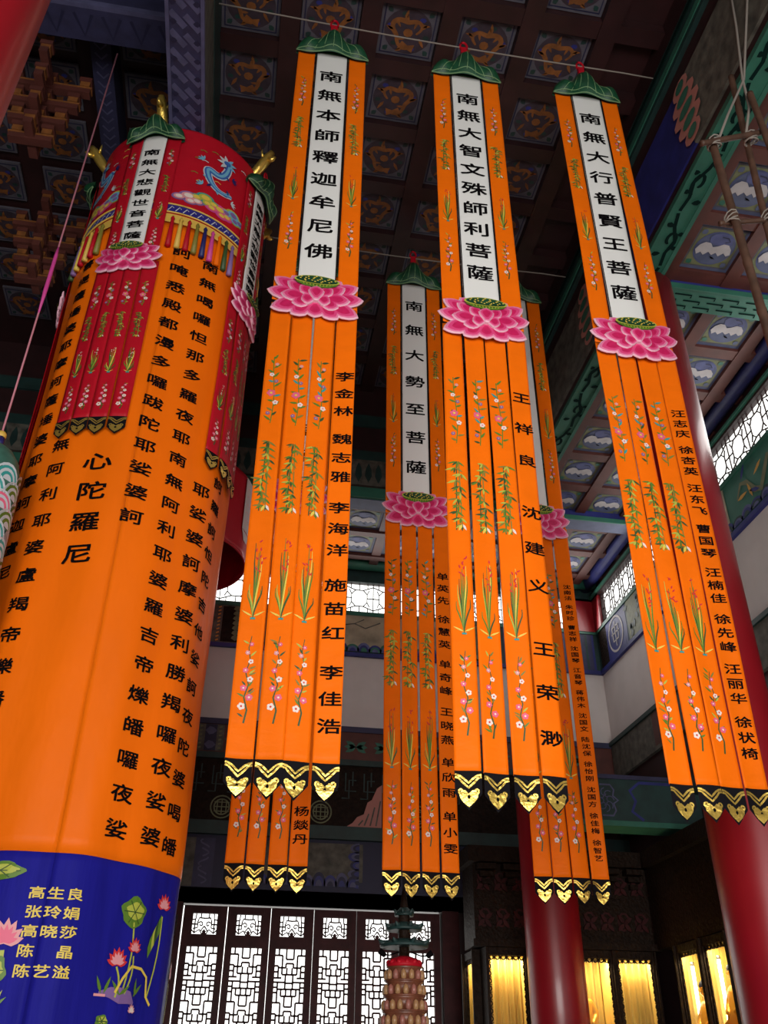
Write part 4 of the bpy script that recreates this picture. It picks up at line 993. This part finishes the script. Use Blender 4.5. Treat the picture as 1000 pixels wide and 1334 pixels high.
m = MB(); m.tube([(LX, LY, 3.49), (LX, LY, 3.56)], .03, T['navy'], 10); m.ball((LX, LY, 3.58), .035, T['gold'], 10); m.build('finial', root)
m = MB(); m.tube([(LX, LY, 3.6), (LX, LY, 5.0), (LX, LY, 8.05)], .007, PINKCORD, 6); m.tube([(LX, LY, 4.7), (LX, LY, 4.95), (LX, LY, 5.3), (LX, LY, 5.4)], [.007, .016, .014, .007], T['magenta'], 8); m.build('cord', root)

# ------------------------------------------------------------------ bamboo scaffold at upper right
root = empty('bamboo_scaffold', (3.0, 3.5, -H), 'brown bamboo pole scaffold lashed with pale ropes beside the crane ceiling', 'scaffold')
def pole(a, b, r0, name='pole'):
    m = MB(); a = Vector(a); b = Vector(b); n = max(3, int((b-a).length/.42)); pts = []; rr = []
    for i in range(n):
        for t, k in ((0, 1.12), (.06, 1.0), (.94, 1.0)): pts.append(a+(b-a)*((i+t)/n)); rr.append(r0*k)
    pts.append(b); rr.append(r0); m.tube(pts, rr, BAMBOO, 10); return m.build(name, root)
pole((2.84, 3.5, -H), (2.92, 3.5, 5.76), .028); pole((2.72, 3.56, -H), (3.32, 3.56, 6.75), .024); pole((3.36, 3.42, -H), (3.30, 3.42, 6.3), .024)
pole((2.80, 3.46, 5.62), (3.42, 3.46, 5.93), .021, 'crossbar'); pole((2.82, 3.54, 4.87), (3.40, 3.54, 5.05), .017, 'crossbar')
pole((2.75, 3.5, 2.6), (3.42, 3.5, 2.7), .024, 'crossbar')
m = MB()
for c in ((2.92, 3.49, 5.68), (3.24, 3.50, 5.83), (2.9, 3.52, 4.9), (3.2, 3.54, 5.0)):
    for k in range(4): m.tube([(c[0]+.045*math.cos(t), c[1]+.05*math.sin(t), c[2]+.03*math.sin(t+k)+.012*(k-1.5)) for t in [i*math.pi/5 for i in range(11)]], .006, ROPE, 5)
m.build('lashing', root)
wire('hanging_rope', [(3.42, 3.3, 8.1), (3.38, 3.4, 7.2), (3.32, 3.46, 6.56), (3.30, 3.47, 6.2), (3.2, 3.49, 5.84)], .010, ROPE, 'pale rope running down from the beam to the scaffold pole', 'rope')
wire('hanging_rope', [(3.44, 3.0, 7.9), (3.39, 3.3, 7.1), (3.33, 3.46, 6.55), (3.12, 3.49, 6.1), (2.94, 3.49, 5.68)], .010, ROPE, 'pale rope slanting across its twin to the end of the scaffold crossbar', 'rope')

# ------------------------------------------------------------------ bracket clusters in the dark left bay
def bracket(x, y, z, s, label):
    root = empty('bracket_cluster', (x, y, z), label, 'roof bracket', 'red and gold roof bracket clusters')
    for k in range(4):
        zz = z+.42*k*s; m = MB(); L = (.30+.10*k)*s
        m.box(x-L, x+L, y-.06*s, y+.06*s, zz, zz+.13*s, REDWOOD); m.box(x-.06*s, x+.06*s, y-L, y+L, zz+.02, zz+.15*s, REDWOOD)
        m.box(x-L-.01, x+L+.01, y-.065*s, y+.065*s, zz+.10*s, zz+.132*s, DRAGONGOLD); m.build('bracket_arm', root)
        for (a, b) in ((-L+.06, 0), (L-.06, 0), (0, -L+.06), (0, L-.06), (0, 0)):
            m = MB(); m.box(x+a-.07*s, x+a+.07*s, y+b-.07*s, y+b+.07*s, zz+.15*s, zz+.25*s, DRAGONGOLD); m.box(x+a-.09*s, x+a+.09*s, y+b-.09*s, y+b+.09*s, zz+.25*s, zz+.33*s, REDWOOD); m.build('bearing_block', root)
bracket(-2.35, 5.3, 7.0, .62, 'red and gold roof bracket cluster above the embroidered lantern, nearer of two')
bracket(-2.55, 6.9, 6.9, .62, 'red and gold roof bracket cluster deeper in the dark bay left of the drum')

# ------------------------------------------------------------------ lit shrine niches
SY, SXR = 11.0, 5.05
NW, NP = .44, .517
def fret_border(mb, mp, w_, z0, z1):
    t = .062
    for s in (-1, 1):
        u = s*(w_/2-t/2+.03); n = int((z1-z0)/.075)
        for k in range(n):
            v = z1-.04-.075*k
            P = [(u+.026*math.cos(a), v+.030*math.sin(a)) for a in [i*math.pi/4 for i in range(9)]]; strip(mb, P, .013, mp, CARVED, .0)
            strip(mb, [(u-.03, v-.037), (u+.03, v-.037)], .010, mp, CARVED, .002)
    n = int(w_/.07)
    for k in range(n):
        u = -w_/2+(k+.5)*w_/n; P = [(u+.028*math.cos(a), z1-.02+.024*math.sin(a)) for a in [i*math.pi/4 for i in range(9)]]; strip(mb, P, .013, mp, CARVED, .0)
        strip(mb, [(u+.035, z1), (u+.035, z1-.05)], .010, mp, CARVED, .002)
def niche(org, ang, label, wd, power, tube=None, statue=None):
    D = .33 if statue else .15
    # org = centre of the niche front at eye level; local +u runs along the front, +d goes into the cabinet
    ca, sa = math.cos(ang), math.sin(ang)
    P = lambda u, d, z: (org[0]+u*ca - d*sa, org[1]+u*sa + d*ca, z)
    z0, z1 = -.75, 1.30
    root = empty('shrine_niche', (*org[:2], -H), label, 'shrine niche', 'lit shrine niches with yellow curtains')
    m = MB()
    def bx(u0, u1, d0, d1, a, b, mt):
        vs = [P(u, d, z) for z in (a, b) for u, d in ((u0, d0), (u1, d0), (u1, d1), (u0, d1))]
        m.add(vs, [(0,3,2,1),(4,5,6,7),(0,1,5,4),(1,2,6,5),(2,3,7,6),(3,0,4,7)], mt)
    h2 = wd/2
    bx(-h2-.036, -h2+.005, 0, D+.08, -H, z1+.08, CARVED); bx(h2-.005, h2+.036, 0, D+.08, -H, z1+.08, CARVED); bx(-h2, h2, 0, D+.08, z1, z1+.08, CARVED); bx(-h2, h2, 0, D+.08, -H, z0, CARVED); bx(-h2, h2, D+.05, D+.08, z0, z1, CARVED)
    for u in (-h2-.037, h2+.012): bx(u, u+.024, -.03, .0, -H, z1+.08, CARVED)
    m.build('cabinet', root)
    m = MB(); n = 44
    m.grid(n, 6, lambda i, j: P((i-.5)*(wd-.02), D+.022*math.sin(i*wd*75)+.008*math.sin(i*31+j), z0+j*(z1-z0)), CURTAIN)
    for s in (-1, 1): m.grid(20, 4, lambda i, j: P(s*(h2-.018-.008*math.sin(i*D*150)), .04+i*(D-.03), z0+j*(z1-z0)), CURTAIN); tag(m.build('curtain', root), 'yellow pleated curtain')
    m = MB(); fret_border(m, lambda u, v, off: P(u, .02-off, v), wd, z0, z1); m.build('fretwork_border', root, solid=.012)
    m = MB(); m.box(-.001, .001, -.001, .001, 0, .001, CARVED) if False else None
    gl = MB(); gl.poly([P(-h2, .03, z0), P(h2, .03, z0), P(h2, .03, z1), P(-h2, .03, z1)], GLASS); gl.build('glass_pane', root)
    if tube:
        m = MB(); m.tube([P(tube, (D*.4), z0+.1), P(tube, D*.4, z1-.12)], .017, TUBE, 10); m.tube([P(tube, D*.4, z1-.13), P(tube, D*.4, z1-.09)], .02, STEEL, 10); tag(m.build('lamp_tube', root), 'glowing white lamp tube')
    l = bpy.data.lights.new('niche_lamp', 'AREA'); l.shape = 'RECTANGLE'; l.size, l.size_y = wd*.8, .05; l.energy = power; l.color = (1, .84, .48)
    lo = bpy.data.objects.new('niche_lamp', l); COL.objects.link(lo); lo.location = P(0, .05, z1-.03); lo.rotation_euler = Vector((-sa*.35, ca*.35, -1)).to_track_quat('-Z', 'Y').to_euler(); lo.parent = root; lo.matrix_parent_inverse = Matrix.Translation(-Vector(root.location))
    l2 = bpy.data.lights.new('niche_lamp', 'AREA'); l2.shape = 'RECTANGLE'; l2.size, l2.size_y = wd*.8, .05; l2.energy = power*.8; l2.color = (1, .84, .45)
    lo = bpy.data.objects.new('niche_lamp', l2); COL.objects.link(lo); lo.location = P(0, .05, z0+.05); lo.rotation_euler = Vector((-sa*.35, ca*.35, 1)).to_track_quat('-Z', 'Y').to_euler(); lo.parent = root; lo.matrix_parent_inverse = Matrix.Translation(-Vector(root.location))
    if statue:
        lab, su, zb = statue; c = P(su, D*.52, zb); st = empty('buddha_statue', c, lab, 'statue')
        m = MB(); x, y, z = c
        def skin(verts, edges, radii, lv=2):
            me = bpy.data.meshes.new('body'); me.from_pydata([(a, b, c_) for a, b, c_ in verts], edges, []); me.update()
            o = bpy.data.objects.new('body', me); COL.objects.link(o); sk = o.modifiers.new('skin', 'SKIN')
            for i, r_ in enumerate(radii): me.skin_vertices[0].data[i].radius = (r_, r_)
            me.skin_vertices[0].data[0].use_root = True
            sb = o.modifiers.new('sub', 'SUBSURF'); sb.levels = lv; sb.render_levels = lv
            me.materials.append(STATUEGOLD); o.parent = st; o['_b'] = list(c); return o
        V = [(0,0,.10),(0,0,.24),(0,.01,.38),(0,.01,.47),(0,0,.55),(.10,.01,.43),(.145,-.03,.30),(.06,-.11,.20),(-.10,.01,.43),(-.145,-.03,.30),(-.06,-.11,.20),(.11,-.03,.09),(.19,-.10,.06),(.02,-.15,.06),(-.11,-.03,.09),(-.19,-.10,.06),(-.02,-.15,.075)]
        Ed = [(0,1),(1,2),(2,3),(3,4),(2,5),(5,6),(6,7),(2,8),(8,9),(9,10),(0,11),(11,12),(12,13),(0,14),(14,15),(15,16)]
        # the figure faces out of its niche
        vv = [(a*ca - b*sa, a*sa + b*ca, q) for a, b, q in V]
        skin(vv, Ed, [.11,.105,.10,.045,.05,.055,.045,.03,.055,.045,.03,.075,.06,.04,.075,.06,.04])
        hd = MB(); ctr = (c[0], c[1], c[2]+.575)
        hd.ball(ctr, .068, STATUEGOLD, 18, (1, 1.02, 1.18)); 
        for s in (-1, 1): 
            ex = s*.068; e = (ctr[0]+ex*ca, ctr[1]+ex*sa, ctr[2]-.012); hd.ball(e, .02, STATUEGOLD, 8, (.6, .6, 2.0))
        f = lambda u, d, q: (ctr[0]+u*ca+d*sa, ctr[1]+u*sa-d*ca, ctr[2]+q)
        hd.tube([f(0, .066, .016), f(0, .078, -.008), f(0, .072, -.016)], [.006, .012, .008], STATUEGOLD, 8)
        for s in (-1, 1): hd.tube([f(s*.014, .066, .012), f(s*.028, .064, .015), f(s*.042, .055, .010)], .005, STATUEGOLD, 6)
        hd.tube([f(-.02, .062, -.034), f(0, .067, -.037), f(.02, .062, -.034)], .005, STATUEGOLD, 6)
        hd.build('head', st)
        hr = MB(); hr.lathe_scaled(f(0, -.004, .012), [(.073, .012), (.076, .03), (.066, .058), (.045, .078), (.036, .085), (.036, .10), (.025, .118), (.004, .126)], mat('blue_black_hair', (.015, .02, .05), .6), 18, (1, 1, 1)); hr.build('hair', st)
        pd = MB(); pd.lathe((c[0], c[1], c[2]-.10), [(.12, -(c[2]-.10-z0)), (.14, -.02), (.19, .03), (.20, .07), (.17, .11)], STATUEGOLD, 24)
        for k in range(14): a = 2*math.pi*k/14; pd.ball((c[0]+.18*math.cos(a), c[1]+.18*math.sin(a), c[2]-.06), .045, STATUEGOLD, 8, (1, 1, 1.2))
        pd.build('lotus_seat', st)
x0 = 3.005
niche((x0+NW/2+.03, SY), 0, 'lit curtain niche between the screen doors and the red column', NW, 7)
niche((x0+NP+NW/2+.03, SY), 0, 'lit curtain niche hidden for the most part behind the red column', NW, 7)
niche((x0+2*NP+NW/2+.03, SY), 0, 'lit curtain niche with a golden statue peeping past the red column', NW, 8, statue=('golden seated buddha statue half hidden by the red column', -.12, .42))
niche((x0+3*NP+NW/2+.03, SY), 0, 'lit curtain niche in the corner, its curtain paler than its neighbours', NW, 5)
niche((SXR, 10.14), R(-90), 'lit side niche with a faint statue and a bright lamp tube at its edge', .52, 7, tube=-.20, statue=('golden standing figure of a statue in the lit side niche', -.05, .35))
niche((SXR, 9.53), R(-90), 'lit side niche with a lamp tube, beside the large red column', .52, 8, tube=-.20, statue=('golden statue glowing in the niche next to the large red column', .0, .45))
niche((2.93, 11.50), R(-90), 'narrow lit curtain niche edge-on beside the last screen door', .44, 4)
# dark carved canopy over the niches
root = empty('shrine_canopy', (4.2, 11.2, 1.36), 'dark carved wooden canopy over the lit curtain niches', 'canopy')
m = MB(); m.box(2.90, SXR+.15, SY+.04, SY+.55, 1.40, 2.45, CARVED); m.box(2.82, SXR+.15, SY-.10, SY+.6, 2.30, 2.48, CARVED); m.box(2.86, SXR+.1, SY-.04, SY+.1, 1.385, 1.46, CARVED); m.build('body', root)
m = MB(); m.box(SXR+.04, XR-.02, 9.0, SY, 1.40, 2.45, CARVED); m.box(SXR-.05, XR-.02, 9.0, SY, 2.30, 2.485, CARVED); m.build('side_body', root)
m = MB(); cmp_ = lambda u, v, off: (u, SY+.04-off, v)
for k in range(11):
    u = 3.02+.215*k
    for q in range(2):
        v = 1.68+.40*q
        strip(m, [(u+.085*math.cos(a)*(1-i/16), v+.13*math.sin(a)*(1-i/16)) for i, a in enumerate([.5+.6*j for j in range(13)])], .022, cmp_, DOORWOOD, .004)
        for a in (.6, 2.2, 3.9, 5.4): leaf(m, u, v, a, .12, .05, cmp_, DOORWOOD, .010)
m.build('carving', root, solid=.02)
for k in range(8):
    m = MB(); u = 3.05+.31*k
    for q in range(3): m.box(u-.05-.03*q, u+.05+.03*q, SY-.02-.04*q, SY+.1, 2.06+.08*q, 2.12+.08*q, CARVED)
    m.build('bracket', root)

# bare bulb under the tie beam
root = empty('bare_bulb', (5.28, 10.06, 2.36), 'small bare white bulb glowing under the green tie beam', 'light bulb')
m = MB(); m.lathe((5.28, 10.06, 2.36), [(.004, 0), (.035, .015), (.052, .05), (.050, .08), (.03, .115), (.022, .13)], BULB, 18); tag(m.build('glass_bulb', root), 'glowing white glass bulb')
m = MB(); m.lathe((5.28, 10.06, 2.36), [(.024, .125), (.026, .175), (.012, .19)], STEEL, 14); m.tube([(5.28, 10.06, 2.54), (5.28, 10.08, 2.585)], .006, INK, 6); m.build('socket', root)
l = bpy.data.lights.new('bulb_light', 'POINT'); l.energy = 3; l.shadow_soft_size = .06; l.color = (.92, .97, 1)
lo = bpy.data.objects.new('bulb_light', l); COL.objects.link(lo); lo.location = (5.28, 9.93, 2.36); lo.parent = root; lo.matrix_parent_inverse = Matrix.Translation(-Vector(root.location))

# ------------------------------------------------------------------ votive lamp tower in front of the doors
TX, TY_ = 1.475, 7.9
root = empty('votive_lamp_tower', (TX, TY_, -H), 'tiered amber votive lamp tower with a dark leafy crown, before the screen doors', 'lamp tower')
m = MB(); m.lathe((TX, TY_, 0), [(.42, -H), (.42, -H+.12), (.36, -H+.16), (.34, -1.05), (.40, -1.0), (.40, -.92), (.30, -.88)], CARVED, 8, smooth=False); m.build('pedestal', root)
NTI = 16; zt0, zt1 = -.88, .82
for k in range(NTI):
    z0 = zt0+(zt1-zt0)*k/NTI; z1 = zt0+(zt1-zt0)*(k+1)/NTI; t = k/NTI; r_ = .29-.155*t
    m = MB(); m.lathe((TX, TY_, 0), [(r_+.012, z0), (r_+.016, z0+.012), (r_-.012, z0+.02), (r_-.014, z1-.012), (r_+.002, z1)], LAMPBODY, 28)
    n = max(12, int(2*math.pi*r_/.062))
    for q in range(n):
        a = 2*math.pi*q/n; m.lathe_scaled((TX+(r_+.0)*math.cos(a), TY_+(r_+.0)*math.sin(a), (z0+z1)/2-.004), [(.006, -.036), (.022, -.03), (.024, 0), (.020, .022), (.004, .036)], STUD if q % 3 else STUD2, 7, (1, 1, 1))
    m.build('lamp_tier', root)
m = MB(); m.lathe((TX, TY_, 0), [(.142, .82), (.148, .84), (.11, .88), (.05, .90)], RED_SILK, 24)
for k in range(12): a = 2*math.pi*k/12; m.ball((TX+.125*math.cos(a), TY_+.125*math.sin(a), .85), .024, RED_SILK, 8)
m.build('red_petal_top', root)
m = MB(); m.tube([(TX, TY_, .88), (TX, TY_, 1.18), (TX, TY_, 1.36), (TX, TY_, 1.46)], [.04, .05, .022, .006], CARVED, 12)
for z, r_, n, s in ((.985, .20, 8, 1), (1.11, .15, 8, 1), (1.22, .08, 6, .8)):
    m.lathe((TX, TY_, 0), [(.03, z+.05), (r_*.6, z+.035), (r_, z-.005), (r_*.98, z-.02), (r_*.5, z-.01), (.03, z-.02)], TEALDARK, 24)
    for k in range(n):
        a = 2*math.pi*k/n+.2; c, q = math.cos(a), math.sin(a)
        m.tube([(TX+c*r_*.4, TY_+q*r_*.4, z+.02), (TX+c*r_*.9, TY_+q*r_*.9, z+.0), (TX+c*r_*1.12, TY_+q*r_*1.12, z+.03)], [.02, .025*s, .006], TEALDARK, 7)
m.build('leafy_crown', root)
for s in (-1, 1):
    m = MB(); a = .25 if s > 0 else math.pi-.25
    m.tube([(TX+s*.05, TY_-.02, .93), (TX+s*.13, TY_-.06, .90), (TX+s*.19, TY_-.08, .90)], .006, INK, 6); m.tube([(TX+s*.17, TY_-.075, .895), (TX+s*.215, TY_-.09, .925)], [.018, .024], INK, 10); m.build('spotlight', root)

# ------------------------------------------------------------------ lift the hall so its floor lies at zero
bpy.context.view_layer.update()
for o in list(sc.objects):
    if '_b' in o: del o['_b']
    if o.parent is None: o.location.z += H
bpy.context.view_layer.update()
